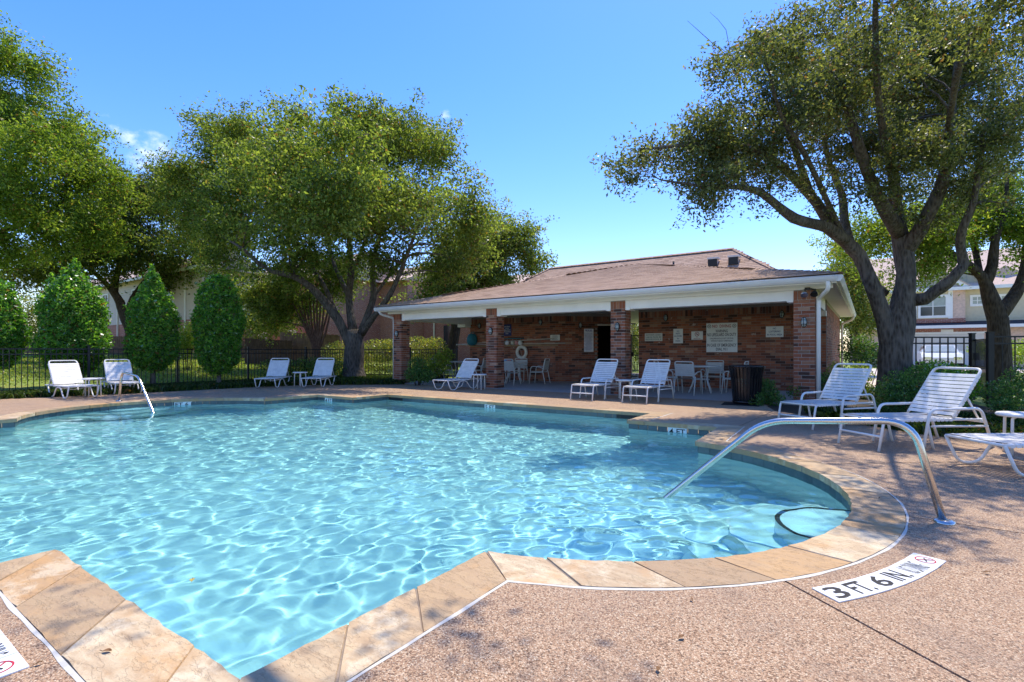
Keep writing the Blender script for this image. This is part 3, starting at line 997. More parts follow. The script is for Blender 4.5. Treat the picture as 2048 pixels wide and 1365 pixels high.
# upper roof behind
RY, RZ, RX0, RX1, RP = 22.0, 5.22, -13.0, -4.45, .69
hd = (RZ - ZE) / RP
ux0, ux1, uy0, uy1 = RX0 - hd, RX1 + hd, RY - hd, RY + hd
upper = roof_part('main_roof', [[(ux0, uy0, ZE), (ux1, uy0, ZE), (RX1, RY, RZ), (RX0, RY, RZ)], [(ux1, uy0, ZE), (ux1, uy1, ZE), (RX1, RY, RZ)], [(ux0, uy1, ZE), (ux0, uy0, ZE), (RX0, RY, RZ)], [(ux1, uy1, ZE), (ux0, uy1, ZE), (RX0, RY, RZ), (RX1, RY, RZ)]])
LU = ux1 - ux0
slope('main', (ux0, uy0, ZE), (ux1, uy0, ZE), (0, 1), RP, lambda s_, v_: v_ < min(s_, LU - s_) and (lambda X, Y, Z: Z > ZE + PP * min(HW - abs(X - PX), HW - abs(Y - PYK)) - .35)(ux0 + s_, uy0 + v_, ZE + RP * v_), hd, ZE)
slope('main', (ux1, uy0, ZE), (ux1, uy1, ZE), (-1, 0), RP, lambda s_, v_: v_ < min(s_, 2 * hd - s_), hd, ZE)
slope('main', (ux0, uy1, ZE), (ux0, uy0, ZE), (1, 0), RP, lambda s_, v_: v_ < min(s_, 2 * hd - s_), hd, ZE)
shm = MB().box((0, 0, 0), (.303, .17, .010)).mesh('shingle', MAT['shingle'])
TILT = Matrix.Rotation(math.radians(-3.0), 3, 'X')
SHING.sort(key=lambda s_: depth_of(s_[1]) + (0 if s_[2].col[2].y < -.1 else 40))
RPART = {'porch': front_roof, 'main': upper}
for pn, c, M in SHING[:300]:
    o = link_mesh('shingle', shm, RPART[pn], c - org(pav)); o.rotation_euler = (M @ TILT).to_euler()
for pn in RPART:
    mb = MB()
    for q, c, M in SHING[300:]:
        if q == pn: mb.box(c, (.303, .17, .010), M=M @ TILT)
    tag(mb.build('shingle_courses', MAT['shingle'], RPART[pn]), kind='stuff')
# hip and ridge caps
def caps(part, a, b):
    a = Vector(a); b = Vector(b); L = (b - a).length; k = int(L / .2); d = (b - a).normalized()
    side = d.cross(Vector((0, 0, 1))).normalized(); up = side.cross(d)
    mb = MB()
    for i in range(k):
        p = a + d * (i + .5) * L / k + up * .03; t_ = .008
        for s_ in (-1, 1):
            e = side * s_ * .13 - Vector((0, 0, .045 if s_ else 0))
            h_ = d * .12
            mb.add([p - h_ + up * .012, p + h_, p + h_ + e, p - h_ + e + up * .012], [(0, 1, 2, 3) if s_ < 0 else (3, 2, 1, 0)])
    return mb.build('hip_caps', MAT['shingle'], part)
caps(front_roof, (EX0 - .05, EY0 - .05, ZE), apex); caps(front_roof, (EX1 + .05, EY0 - .05, ZE), apex)
caps(upper, (RX0, RY, RZ), (RX1, RY, RZ)); caps(upper, (ux1, uy0, ZE), (RX1, RY, RZ)); caps(upper, (ux0, uy0, ZE), (RX0, RY, RZ))
# roof vents and pipe on the upper slope
for px_, py_ in ((1428, 526), (1469, 522)):
    k_ = (px_ - CX0) / F0
    yv = RY - 1.0; p = at_Y(px_, py_, yv)
    zr = RZ - RP * (RY - yv)
    mb = MB().box((p.x, yv - .05, zr + .20), (.40, .40, .07)); mb.bbox((p.x - .15, yv - .18, zr - .15), (p.x + .15, yv + .15, zr + .17))
    vt_ = mb.build('roof_vent', MAT['gutter_paint'], upper); MB().bbox((p.x - .17, yv - .26, zr - .12), (p.x + .17, yv - .2, zr + .155)).build('vent_louvre', MAT['black_iron'], vt_)
p = at_Y(1347, 531, RY - 1.1)
MB().tube([(p.x, RY - 1.1, RZ - RP * 1.1 - .1), (p.x, RY - 1.1, RZ - RP * 1.1 + .32)], .04).build('vent_pipe', MAT['black_iron'], upper)

# ------------------------------------------------------------------ lanterns
def lantern(pos, facing, label, group='oval bulkhead lamps on the pavilion'):
    t = thing('wall_lantern', label, 'wall lamp', pos, facing, group)
    def oval(rx, rz_, y0, y1, seg=20):
        P = [(rx * math.cos(2 * PI * i / seg), rz_ * math.sin(2 * PI * i / seg)) for i in range(seg)]
        return P
    P = oval(.062, .115, 0, 0)
    MB().extrude_poly([(a, -.002, b) for a, b in P], (0, -.035, 0)).build('backplate', MAT['black_gloss'], t, False)
    g = MB(); seg = 20; prof = [(1, -.036), (.97, -.07), (.75, -.095), (.35, -.108), (.02, -.11)]
    vs_ = [(.050 * k * math.cos(2 * PI * i / seg), y, .098 * k * math.sin(2 * PI * i / seg)) for k, y in prof for i in range(seg)]
    g.add(vs_, [(j * seg + i, j * seg + (i + 1) % seg, (j + 1) * seg + (i + 1) % seg, (j + 1) * seg + i) for j in range(4) for i in range(seg)], True)
    o = g.build('glass_dome', MAT['lamp_glass'], t, False); fix_normals(o.data)
    c = MB()
    for zz in (-.045, .045):
        c.tube([(-.056, -.03, zz), (-.05, -.085, zz), (0, -.118, zz), (.05, -.085, zz), (.056, -.03, zz)], .006, 6)
    c.tube([(0, -.03, .115), (0, -.09, .085), (0, -.118, 0), (0, -.09, -.085), (0, -.03, -.115)], .006, 6)
    c.build('cage', MAT['black_gloss'], t, False)
    return t
names = ('leftmost', 'second', 'third', 'rightmost')
for x, nm, pp in zip(COLX, names, ((792, 668), (980, 663), (1234, 654), (1609, 645))):
    z = at_Y(*pp, CY).z
    lantern((x, CY - .001, z), 0, 'black oval caged lamp on the %s brick column' % nm)
for (px_, py_), lb in (((960, 652), 'dark oval lamp on the shaded wall above the teal bag'), ((1082, 645), 'dark oval lamp on the shaded wall above the pool poles'), ((1332, 636), 'dark oval lamp on the wall above the bather load sign'), ((1564, 629), 'dark oval lamp on the wall above the no loitering sign')):
    p = at_Y(px_, py_, WY); lantern((p.x, WY - .001, p.z), 0, lb)
lp = dm + dd * .95 + dn * .002
lantern((lp.x, lp.y, 2.08), PI / 4, 'dark oval lamp on the angled wall beside the doorway')
fl = thing('flood_light', 'twin floodlight with steel reflector under the right corner eave', 'floodlight', (-1.05, CY - .1, 2.40))
MB().box((0, .03, .03), (.10, .06, .05)).build('mounting_box', MAT['black_iron'], fl, False)
for sx, rr_ in ((-.06, .5), (.14, -.3)):
    hd_ = MB(); ax = Vector((rr_ * .2, -.6, -.75)).normalized(); p0 = Vector((sx, -.02, .0))
    q_ = ax.to_track_quat('Z', 'Y').to_matrix()
    hd_.tube([p0, p0 + ax * .05, p0 + ax * .09, p0 + ax * .15], [.025, .03, .055, .07], 14)
    hd_.build('lamp_head', MAT['shinysteel'] if sx < 0 else MAT['black_iron'], fl, False)
    MB().tube([(sx * .3, .03, .03), p0], .015, 6).build('knuckle', MAT['black_iron'], fl, False)

# ------------------------------------------------------------------ signs
def text_mesh(s_, size, m, bold=.0, sx=1.0, align='CENTER'):
    cu = bpy.data.curves.new('lettering', 'FONT'); cu.body = s_; cu.size = size; cu.align_x = align; cu.align_y = 'CENTER'
    cu.offset = bold * size; cu.resolution_u = 2; cu.space_line = .9
    ob = bpy.data.objects.new('lettering', cu); col.objects.link(ob)
    me = bpy.data.meshes.new_from_object(ob.evaluated_get(bpy.context.evaluated_depsgraph_get()))
    bpy.data.objects.remove(ob); bpy.data.curves.remove(cu)
    me.transform(Matrix.Diagonal((sx, 1, 1, 1))); me.materials.clear(); me.materials.append(m); me.name = 'lettering'
    return me
def text_fit(s_, width, height, m, bold=.02):
    me = text_mesh(s_, 1.0, m, bold)
    xs = [v_.co.x for v_ in me.vertices]; ys = [v_.co.y for v_ in me.vertices]
    w_, h_ = max(xs) - min(xs), max(ys) - min(ys); cx_, cy_ = (max(xs) + min(xs)) / 2, (max(ys) + min(ys)) / 2
    me.transform(Matrix.Translation((-cx_, -cy_, 0))); me.transform(Matrix.Diagonal((width / w_, height / h_, 1, 1)))
    return me
def sign(name, label, tl, br, board, lines_, wallY=WY, off=.012):
    a = at_Y(*tl, wallY); b = at_Y(*br, wallY)
    w_, h_ = b.x - a.x, a.z - b.z
    t = thing(name, label, 'sign', ((a.x + b.x) / 2, wallY - off, (a.z + b.z) / 2))
    MB().box((0, 0, 0), (w_, .012, h_)).build('board', MAT[board], t, False)
    fr = MB(); e = .012
    for zz in (-h_ / 2 + e / 2, h_ / 2 - e / 2): fr.box((0, -.008, zz), (w_, .008, e))
    for xx in (-w_ / 2 + e / 2, w_ / 2 - e / 2): fr.box((xx, -.008, 0), (e, .008, h_ - 2 * e))
    for (s_, fx, fz, fw, fh, ink, bold) in lines_:
        me = text_fit(s_, fw * w_, fh * h_, MAT[ink], bold)
        link_mesh('lettering', me, t, (fx * w_, -.0085, fz * h_), (PI / 2, 0, 0))
    return t, w_, h_
def roundel(t, x, z, r, m, cross='x'):
    mb = MB().torus((x, -.010, z), r, r * .10, 'Y', 24, 6)
    if cross == 'x':
        for s_ in (-1, 1): mb.bar((x - r * .5, -.010, z - s_ * r * .5), (x + r * .5, -.010, z + s_ * r * .5), .004, r * .18)
    else:
        mb.bar((x - r * .68, -.011, z + r * .68), (x + r * .68, -.011, z - r * .68), .004, r * .16)
    return mb.build('emblem', MAT[m], t, False)
t, w_, h_ = sign('warning_sign', 'large white no diving and no lifeguard warning sign', (1413, 647.5), (1475, 704.7), 'sign_white', [
    ('NO  DIVING', 0, .395, .60, .105, 'ink_red', .012), ('WARNING', 0, .225, .39, .10, 'ink_black', .012), ('NO LIFEGUARD ON DUTY', 0, .10, .93, .11, 'ink_black', .012),
    ('CHILDREN SHOULD NOT USE POOL', 0, -.03, .76, .05, 'ink_black', .012), ('WITHOUT ADULT SUPERVISION', 0, -.115, .70, .05, 'ink_black', .012),
    ('IN CASE OF EMERGENCY', 0, -.26, .94, .105, 'ink_black', .012), ('DIAL 911', 0, -.40, .36, .10, 'ink_black', .012)])
for s_ in (-1, 1): roundel(t, s_ * .405 * w_, .395 * h_, .05, 'ink_black')
sign('loitering_sign', 'white no loitering in pool area sign with blue lettering', (1532, 653.5), (1567, 674.5), 'sign_white', [('NO', 0, .30, .18, .16, 'ink_navy', .012), ('LOITERING', 0, .02, .66, .17, 'ink_navy', .012), ('IN POOL AREA', 0, -.27, .86, .17, 'ink_navy', .012)])
sign('pets_sign', 'narrow white no pets allowed in pool sign', (1347, 658.5), (1366, 687), 'sign_white', [('NO', 0, .34, .26, .10, 'ink_navy', .012), ('PETS', 0, .17, .45, .11, 'ink_navy', .012), ('ALLOWED', 0, 0, .82, .11, 'ink_navy', .012), ('IN', 0, -.17, .2, .10, 'ink_navy', .012), ('POOL', 0, -.34, .48, .11, 'ink_navy', .012)])
t, w_, h_ = sign('smoking_sign', 'small white no smoking sign with red circle', (1383, 663.5), (1406, 679.7), 'sign_white', [('NO', 0, -.22, .10, .09, 'ink_red', .02), ('SMOKING', 0, -.38, .6, .09, 'ink_red', .02)])
roundel(t, 0, .16 * h_, .062, 'ink_red', 's'); MB().box((0, -.010, .16 * h_), (.07, .003, .016)).build('cigarette_emblem', MAT['ink_black'], t, False)
sign('bather_sign', 'low pale bather load sign with dark green lettering', (1290, 667.2), (1325, 682.5), 'sign_cream', [('BATHER LOAD', 0, .28, .80, .18, 'ink_green', .0), ('LARGE POOL 80', 0, -.01, .88, .18, 'ink_green', .01), ('KIDDIE POOL 8', 0, -.28, .88, .18, 'ink_green', .01)])
sign('life_ring_sign', 'dark blue sign above the poles about the life ring', (1006.5, 649.5), (1023, 672), 'sign_blue', [('LIFE RING', 0, .30, .68, .11, 'ink_white', .008), ('IS FOR', 0, .15, .42, .10, 'ink_white', .008), ('EMERGENCY', 0, 0, .84, .10, 'ink_white', .008), ('LIFE SAVING', 0, -.15, .84, .10, 'ink_white', .008), ('ONLY', 0, -.31, .34, .10, 'ink_white', .008)])
t, w_, h_ = sign('notice_plate', 'small cream notice plate above the pole ends', (1101, 670.3), (1120, 681.3), 'sign_cream', [])
for k in range(4): MB().box((0, -.009, h_ * (.3 - .2 * k)), (w_ * (.5 + .1 * (k % 2)), .003, h_ * .06)).build('print_line', MAT['ink_black'], t, False)
# tall rules poster on the angled wall
pc = dm + dd * 1.28 + dn * .012
zt, zb = at_depth(1168, 658, depth_of(pc)).z, at_depth(1168, 704, depth_of(pc)).z
t = thing('rules_poster', 'tall pale grey rules poster with violet heading beside the doorway', 'poster', (pc.x, pc.y, (zt + zb) / 2), PI / 4)
ph = zt - zb
MB().box((0, 0, 0), (.36, .012, ph)).build('board', MAT['ink_white'], t, False)
link_mesh('lettering', text_fit('RULES', .26, .07, MAT['ink_violet'], .03), t, (0, -.0085, ph * .42), (PI / 2, 0, 0))
for k in range(18): MB().box((-.02 + .02 * math.sin(k * 2.1), -.008, ph * (.31 - .043 * k)), (.27 + .03 * math.cos(k * 1.7), .003, .012)).build('print_line', MAT['ink_violet'], t, False)

# ------------------------------------------------------------------ rescue gear on the back wall
p = at_Y(1046, 705, WY)
t = thing('life_ring', 'cream life ring hanging on the back wall', 'life ring', (p.x, WY - .09, p.z))
MB().torus((0, 0, 0), .205, .062, 'Y', 36, 12).build('ring', MAT['foam_ring'], t, False)
rp = MB()
for a in (0.6, 2.2, 3.8, 5.4): rp.torus((.205 * math.cos(a), 0, .205 * math.sin(a)), .067, .006, 'Y', 16, 6)
rp.tube([(-.05, -.07, .2), (.03, -.075, .0), (.02, -.06, -.2)], .006, 6); rp.build('grab_rope', MAT['pole_pale'], t, False)
MB().box((0, .05, .16), (.05, .08, .03)).build('hook', MAT['black_iron'], t, False)
def pole(a, b, m, label):
    A = at_Y(*a, WY); B = at_Y(*b, WY); y = WY - .07
    t = thing('pool_pole', label, 'pole', ((A.x + B.x) / 2, y, A.z))
    MB().tube([(A.x, y, A.z), (B.x, y, B.z)], .017, 8).build('shaft', MAT[m], t)
    bk = MB()
    for f in (.12, .86):
        q = A.lerp(B, f); bk.box((q.x, WY - .04, q.z), (.03, .08, .03))
    bk.build('bracket', MAT['black_iron'], t); return t
pole((915, 689.5), (1110, 677.5), 'pole_pale', 'uppermost long pale pole racked on the back wall')
pole((915, 690.5), (1132, 686.8), 'pole_pale', 'middle long pale pole racked on the back wall')
pole((940, 693), (1118, 690.8), 'pole_tan', 'lowest tan wooden pole racked on the back wall')
t = thing('wall_shelf', 'short dark shelf holding bottles on the back wall', 'shelf', (at_Y(1026, 686, WY).x, WY, 1.36))
a_, b_ = at_Y(1006, 679, WY), at_Y(1048, 679, WY)
MB().bbox((a_.x, WY - .2, a_.z - .0), (b_.x, WY - .005, a_.z + .03)).build('board', MAT['teal_bag'], t)
for k, (px_, lb) in enumerate(((1010, 'cream pouch at the left end of the hanging row'), (1018, 'white pouch second in the hanging row'), (1029, 'pale olive pouch in the middle of the row'), (1037, 'pinkish pouch hanging near the right of the row'), (1044, 'silver grey pouch at the right end of the row'))):
    q = at_Y(px_, 684, WY)
    tt = thing('hanging_pouch', lb, 'pouch', (q.x, WY - .12, q.z))
    MB().lathe([(.01, .07), (.05, .06), (.085, .0), (.075, -.08), (.03, -.11), (.005, -.112)], (0, 0, -.02), 12).build('bag', MAT[('bottle_pale', 'ink_white', 'bottle_pale', 'towel_pink', 'sign_white')[k]], tt, False)
    MB().tube([(0, 0, .04), (0, .01, .12)], .006, 6).build('strap', MAT['pole_pale'], tt, False)
q = at_Y(948, 680, WY)
t = thing('rescue_bag', 'teal rescue bag hanging on the wall behind the left table', 'bag', (q.x, WY - .12, q.z))
MB().lathe([(.02, .25), (.14, .22), (.21, .10), (.22, -.08), (.18, -.2), (.05, -.24), (.01, -.24)], (0, 0, 0), 16).build('body', MAT['teal_bag'], t, False)
MB().tube(arc_path([(-.1, -.02, .2), (-.05, .06, .32), (.05, .06, .32), (.1, -.02, .2)], .05), .014, 6).build('handle', MAT['teal_bag'], t, False)
# blue road sign and gate seen through the slot beside the third column
q = at_depth(1264, 636, 26)
t = thing('parking_sign', 'blue and white parking sign seen through the gap by the gate', 'sign', (q.x, q.y, 0))
MB().tube([(0, 0, 0), (0, 0, 3.2)], .03, 8).build('post', MAT['gutter_paint'], t, False)
MB().box((0, -.035, q.z), (.40, .012, .66), TH).build('plate', MAT['sign_blue'], t, False)
MB().box((.004, -.045, q.z - .02), (.36, .004, .10), TH).build('white_band', MAT['ink_white'], t, False)
# ------------------------------------------------------------------ furniture
TUBE = .0145
def strap_mesh(name, half, w, m):
    mb = MB()
    prof = [(-half - .016, -.014), (-half - .014, .010), (-half + .004, .019), (0, .014), (half - .004, .019), (half + .014, .010), (half + .016, -.014)]
    V = []
    for y, z in prof: V += [(-w / 2, y, z), (w / 2, y, z)]
    V2 = [(x, y, z - .004) for x, y, z in V]
    F_ = []
    k = len(prof)
    for i in range(k - 1):
        F_.append((2 * i, 2 * i + 1, 2 * i + 3, 2 * i + 2)); F_.append((2 * k + 2 * i, 2 * k + 2 * i + 2, 2 * k + 2 * i + 3, 2 * k + 2 * i + 1))
    mb.add(V + V2, F_, False)
    return mb.mesh(name, m)
def straps(t, name, me, p0, p1, n_, sag=0):
    p0 = Vector(p0); p1 = Vector(p1); d = (p1 - p0)
    ang = math.atan2(d.z, d.x)
    for i in range(n_):
        c = p0 + d * ((i + .5) / n_)
        link_mesh(name, me, t, c, (0, -ang, 0))
HB = .275
def arm_chaise():
    t = thing('arm_chaise', 'x', 'chaise longue', (0, 0, 0))
    W = MAT['white_frame']; sm = strap_mesh('strap', HB, .045, MAT['white_vinyl'])
    zs = .345
    for s_ in (-1, 1):
        y = s_ * HB
        MB().tube(arc_path([(-.05, y, 0), (0.02, y, zs), (1.42, y, zs - .02)], .05), TUBE, 8).build('seat_rail', W, t, False)
        ya = s_ * (HB + .045)
        MB().tube(arc_path([(.50, ya, 0), (.60, ya, .46), (1.32, ya, .46), (1.50, ya, 0)], .09), TUBE + .002, 8).build('armrest', W, t, False)
        MB().tube(arc_path([(.72, y * .93, 0), (.64, y * .93, .30)], .02), TUBE, 8).build('leg', W, t, False)
        MB().tube([(.62, ya, .27), (1.42, ya, .25)], TUBE * .85, 8).build('stretcher', W, t, False)
        MB().tube([(1.20, y * .9, .60), (1.38, y * .9, .33)], TUBE * .8, 8).build('brace', W, t, False)
    MB().tube([(-.028, -HB, .165), (-.028, HB, .165)], TUBE * .9, 8).build('crossbar', W, t, False)
    MB().tube([(.02, -HB, zs), (.02, HB, zs)], TUBE, 8).build('foot_bar', W, t, False)
    MB().tube([(1.38, -HB - .04, .30), (1.38, HB + .04, .30)], TUBE * .9, 8).build('crossbar', W, t, False)
    b0 = Vector((.98, 0, zs + .01)); b1 = Vector((1.40, 0, .915))
    ux = (b1 - b0).normalized()
    P = [(b0.x, -HB, b0.z), (b1.x, -HB, b1.z), (b1.x, HB, b1.z), (b0.x, HB, b0.z)]
    MB().tube(arc_path(P, .07), TUBE + .002, 8).build('back_frame', W, t, False)
    straps(t, 'seat_strap', sm, (.06, 0, zs), (.96, 0, zs - .012), 15)
    e = b1 - ux * .085
    straps(t, 'back_strap', sm, b0 + ux * .01, e, 11)
    return t
def sled_chaise():
    t = thing('sled_chaise', 'x', 'chaise longue', (0, 0, 0))
    W = MAT['white_frame']; sm = strap_mesh('strap', HB + .01, .045, MAT['white_vinyl'])
    zs = .29
    for s_ in (-1, 1):
        y = s_ * (HB + .01)
        MB().tube([(0, y, zs), (1.62, y, zs - .01)], TUBE, 8).build('seat_rail', W, t, False)
        path = [(0.0, y, zs), (.13, y, .017), (.36, y, .017), (.52, y, zs - .04), (.82, y, zs - .04), (1.02, y, .017), (1.25, y, .017), (1.42, y, zs - .02)]
        MB().tube(arc_path(path, .10, 4), TUBE, 8).build('leg_loop', W, t, False)
        MB().tube([(1.26, y * .9, .55), (1.45, y * .9, zs - .02)], TUBE * .8, 8).build('brace', W, t, False)
    MB().tube([(0, -HB - .01, zs), (0, HB + .01, zs)], TUBE, 8).build('foot_bar', W, t, False)
    MB().tube([(1.62, -HB - .01, zs - .01), (1.62, HB + .01, zs - .01)], TUBE, 8).build('head_bar', W, t, False)
    MB().tube([(.55, -HB, zs - .05), (.65, 0, zs - .10), (.75, HB, zs - .05)], TUBE * .6, 6).build('sag_bar', W, t, False)
    b0 = Vector((1.0, 0, zs + .02)); b1 = Vector((1.42, 0, .88)); ux = (b1 - b0).normalized()
    MB().tube(arc_path([(b0.x, -HB, b0.z), (b1.x, -HB, b1.z), (b1.x, HB, b1.z), (b0.x, HB, b0.z)], .07), TUBE + .002, 8).build('back_frame', W, t, False)
    straps(t, 'seat_strap', sm, (.03, 0, zs), (.98, 0, zs - .005), 16)
    straps(t, 'back_strap', sm, b0 + ux * .01, b1 - ux * .085, 12)
    return t
def side_table():
    t = thing('side_table', 'x', 'side table', (0, 0, 0)); W = MAT['white_frame']
    MB().lathe([(.0, .415), (.215, .415), (.225, .425), (.225, .44), (.215, .45), (.0, .447)], (0, 0, 0), 28).build('table_top', W, t, False)
    for k in range(4):
        a = PI / 4 + k * PI / 2; c_, s_ = math.cos(a), math.sin(a)
        MB().tube(arc_path([(.12 * c_, .12 * s_, .41), (.165 * c_, .165 * s_, .40), (.175 * c_, .175 * s_, 0)], .05), .014, 8).build('leg', W, t, False)
    return t
def dining_chair():
    t = thing('dining_chair', 'x', 'chair', (0, 0, 0)); W = MAT['beige_frame']
    sm = strap_mesh('strap', .235, .05, MAT['beige_vinyl'])
    h_ = .235
    for s_ in (-1, 1):
        y = s_ * h_
        MB().tube(arc_path([(.24, y, .40), (-.20, y, .40), (-.28, y, .82)], .06), TUBE, 8).build('side_rail', W, t, False)
        ya = s_ * (h_ + .03)
        MB().tube(arc_path([(.28, ya, 0), (.22, ya, .60), (-.1, ya, .58), (-.24, ya, .52)], .10), TUBE, 8).build('armrest', W, t, False)
        MB().tube([(-.20, ya, .47), (-.30, ya, 0)], TUBE, 8).build('leg', W, t, False)
    MB().tube(arc_path([(-.235, -h_, .6), (-.29, -h_, .85), (-.29, h_, .85), (-.235, h_, .6)], .05), TUBE, 8).build('back_frame', W, t, False)
    MB().tube([(.24, -h_, .40), (.24, h_, .40)], TUBE, 8).build('front_bar', W, t, False)
    straps(t, 'seat_strap', sm, (-.17, 0, .40), (.22, 0, .40), 7)
    straps(t, 'back_strap', sm, (-.215, 0, .48), (-.283, 0, .80), 6)
    return t
def dining_table():
    t = thing('dining_table', 'x', 'table', (0, 0, 0)); W = MAT['beige_frame']
    MB().lathe([(0, .69), (.49, .69), (.51, .70), (.51, .72), (.49, .73), (0, .727)], (0, 0, 0), 36).build('table_top', W, t, False)
    for k in range(4):
        a = PI / 4 + k * PI / 2; c_, s_ = math.cos(a), math.sin(a)
        MB().tube(arc_path([(.30 * c_, .30 * s_, .69), (.22 * c_, .22 * s_, .36), (.40 * c_, .40 * s_, 0)], .25, 7), .016, 8).build('leg', W, t, False)
    MB().torus((0, 0, .36), .23, .010, 'Z', 24, 6).build('ring_brace', W, t, False)
    return t
def place(proto, spots, group, flag={}):
    for (x, y, rz, lb) in spots:
        o = proto if proto.name not in flag else copy_tree(proto)
        flag[proto.name] = 1
        o.location = (x, y, 0); o.rotation_euler = (0, 0, rz); o['label'] = lb; o['group'] = group
def ang(dx, dy): return math.atan2(dy, dx)
place(arm_chaise(), [(-5.35, 10.48, ang(0, 1), 'white strap armchair lounger by the third brick column, left of the pair'),
                     (-4.12, 10.55, ang(.03, 1), 'white strap armchair lounger left of the black trash can'),
                     (-.87, 8.62, ang(.48, .87), 'white strap armchair lounger in front of the big right-hand tree'),
                     (-.07, 7.28, ang(.69, .72), 'white strap armchair lounger behind the curved steel handrail')], 'white strap loungers with armrests')
place(sled_chaise(), [(-15.2, 4.15, ang(-1, -.03), 'white armless lounger farthest left beside the clipped shrub'),
                      (-15.77, 5.24, ang(-.98, .12), 'white armless lounger behind the far left handrail'),
                      (-14.85, 8.35, ang(-.66, .75), 'white armless lounger on the left of the pair before the iron fence'),
                      (-13.95, 9.3, ang(-.6, .8), 'white armless lounger on the right of the pair near the oak trunk'),
                      (-9.97, 10.75, ang(0, 1), 'white armless lounger beside the second brick column'),
                      (.81, 6.42, ang(.78, .63), 'white armless lounger cut off by the right edge of the picture')], 'white armless sled loungers')
place(side_table(), [(-15.9, 4.52, 0, 'round white side table between the two far left loungers'),
                     (-15.0, 9.62, .3, 'round white side table between the two loungers before the fence'),
                     (-9.35, 11.75, .2, 'round white side table against the second brick column'),
                     (-4.72, 11.45, .5, 'round white side table between the two armchair loungers'),
                     (1.38, 7.75, .1, 'round white side table at the right edge of the picture')], 'round white side tables')
G = 'beige strap dining chairs under the pavilion'
place(dining_table(), [(-3.75, 14.35, .2, 'round beige table behind the trash can'), (-10.2, 14.75, .5, 'round beige table under the life ring'), (-12.75, 15.0, 0, 'round beige table at the left end of the pavilion')], 'round beige patio tables')
place(dining_chair(), [(-3.85, 13.55, ang(.1, 1), 'beige strap chair with its back to the pool beside the trash can'), (-3.65, 15.25, ang(0, -1), 'beige strap chair on the wall side of the table behind the trash can'), (-2.88, 14.4, ang(-1, 0), 'beige strap chair half hidden by the trash can'), (-4.65, 14.25, ang(1, .1), 'beige strap chair partly behind the right lounger of the pair'),
                       (-9.80, 13.95, ang(-.2, 1), 'beige strap chair with its back to the pool right of the second column'), (-9.35, 15.1, ang(-1, -.2), 'beige strap chair seen side-on below the pool poles'), (-10.55, 15.6, ang(.3, -1), 'beige strap chair below the life ring against the wall'),
                       (-13.0, 14.15, ang(.2, 1), 'beige strap chair at the left table, its back to the pool'), (-13.6, 14.7, ang(1, .3), 'leftmost beige strap chair beside the green shrubs'), (-11.95, 15.15, ang(-1, 0), 'beige strap chair behind the armless lounger by the second column')], G)
t = thing('beach_towel', 'crumpled blue and pink towel on the table under the life ring', 'towel', (-10.3, 14.55, .735))
for k in range(7):
    a = k * .9
    MB().lathe([(.002, .10), (.05, .09), (.09, .05), (.10, .0)], (.13 * math.cos(a) * (k / 7 + .3), .10 * math.sin(a), 0), 10).build('fold', MAT['towel_blue' if k % 3 else 'towel_pink'], t, False)

# trash can: slatted black steel
tx, ty = -2.12, 11.72
t = thing('trash_can', 'black slatted steel trash can beside the low shrubs', 'trash can', (tx, ty, 0))
MB().lathe([(.0, .06), (.235, .06), (.25, .10), (.285, .55), (.30, .76)], (0, 0, 0), 28).build('liner', MAT['black_iron'], t, False)
for k in range(30):
    a = 2 * PI * k / 30; c_, s_ = math.cos(a), math.sin(a)
    q = [(.25 * c_, .25 * s_, .03), (.265 * c_, .265 * s_, .12), (.30 * c_, .30 * s_, .55), (.345 * c_, .345 * s_, .79)]
    mb = MB(); tv = Vector((-s_, c_, 0)) * .021; ov = Vector((c_, s_, 0)) * .008
    V = []
    for p in q:
        p = Vector(p); V += [p - tv, p + tv, p + tv + ov, p - tv + ov]
    Fs = []
    for i in range(3):
        for j in range(4): Fs.append((i * 4 + j, i * 4 + (j + 1) % 4, i * 4 + 4 + (j + 1) % 4, i * 4 + 4 + j))
    mb.add(V, Fs); o = mb.build('slat', MAT['black_gloss'], t, False); fix_normals(o.data)
for z, r in ((.80, .345), (.06, .262)): MB().torus((0, 0, z), r, .018, 'Z', 32, 8).build('rim', MAT['black_gloss'], t, False)
MB().lathe([(.335, .81), (.30, .83), (.20, .83), (.195, .80)], (0, 0, 0), 28).build('lid', MAT['black_iron'], t, False)
mat_ = MB().box((tx - .08, ty - .1, .006), (.72, .62, .008), .1).build('rubber_mat', MAT['rubber'])
tag(mat_, 'black mat on the deck under the trash can', 'mat')

# handrails
def handrail(label, cx, sgn):
    Y = 4.39
    t = thing('pool_handrail', label, 'handrail', (cx, Y, 0), 0, 'stainless grab rails at the pool steps')
    P = [(0, 0, -.02), (-.17 * sgn, 0, .655), (-1.08 * sgn, 0, .585), (-1.80 * sgn, 0, -.10), (-1.99 * sgn, 0, -.28)]
    MB().tube(arc_path(P, .17, 8), .024, 14).build('rail', MAT['steel'], t, False)
    MB().lathe([(.0, .022), (.03, .022), (.055, .016), (.058, .002)], (0, 0, 0), 20).build('escutcheon', MAT['steel'], t, False)
    return t
handrail('curved stainless handrail in the right foreground', .41, 1)
handrail('stainless handrail at the far left pool steps', 2 * AX - .41, -1)

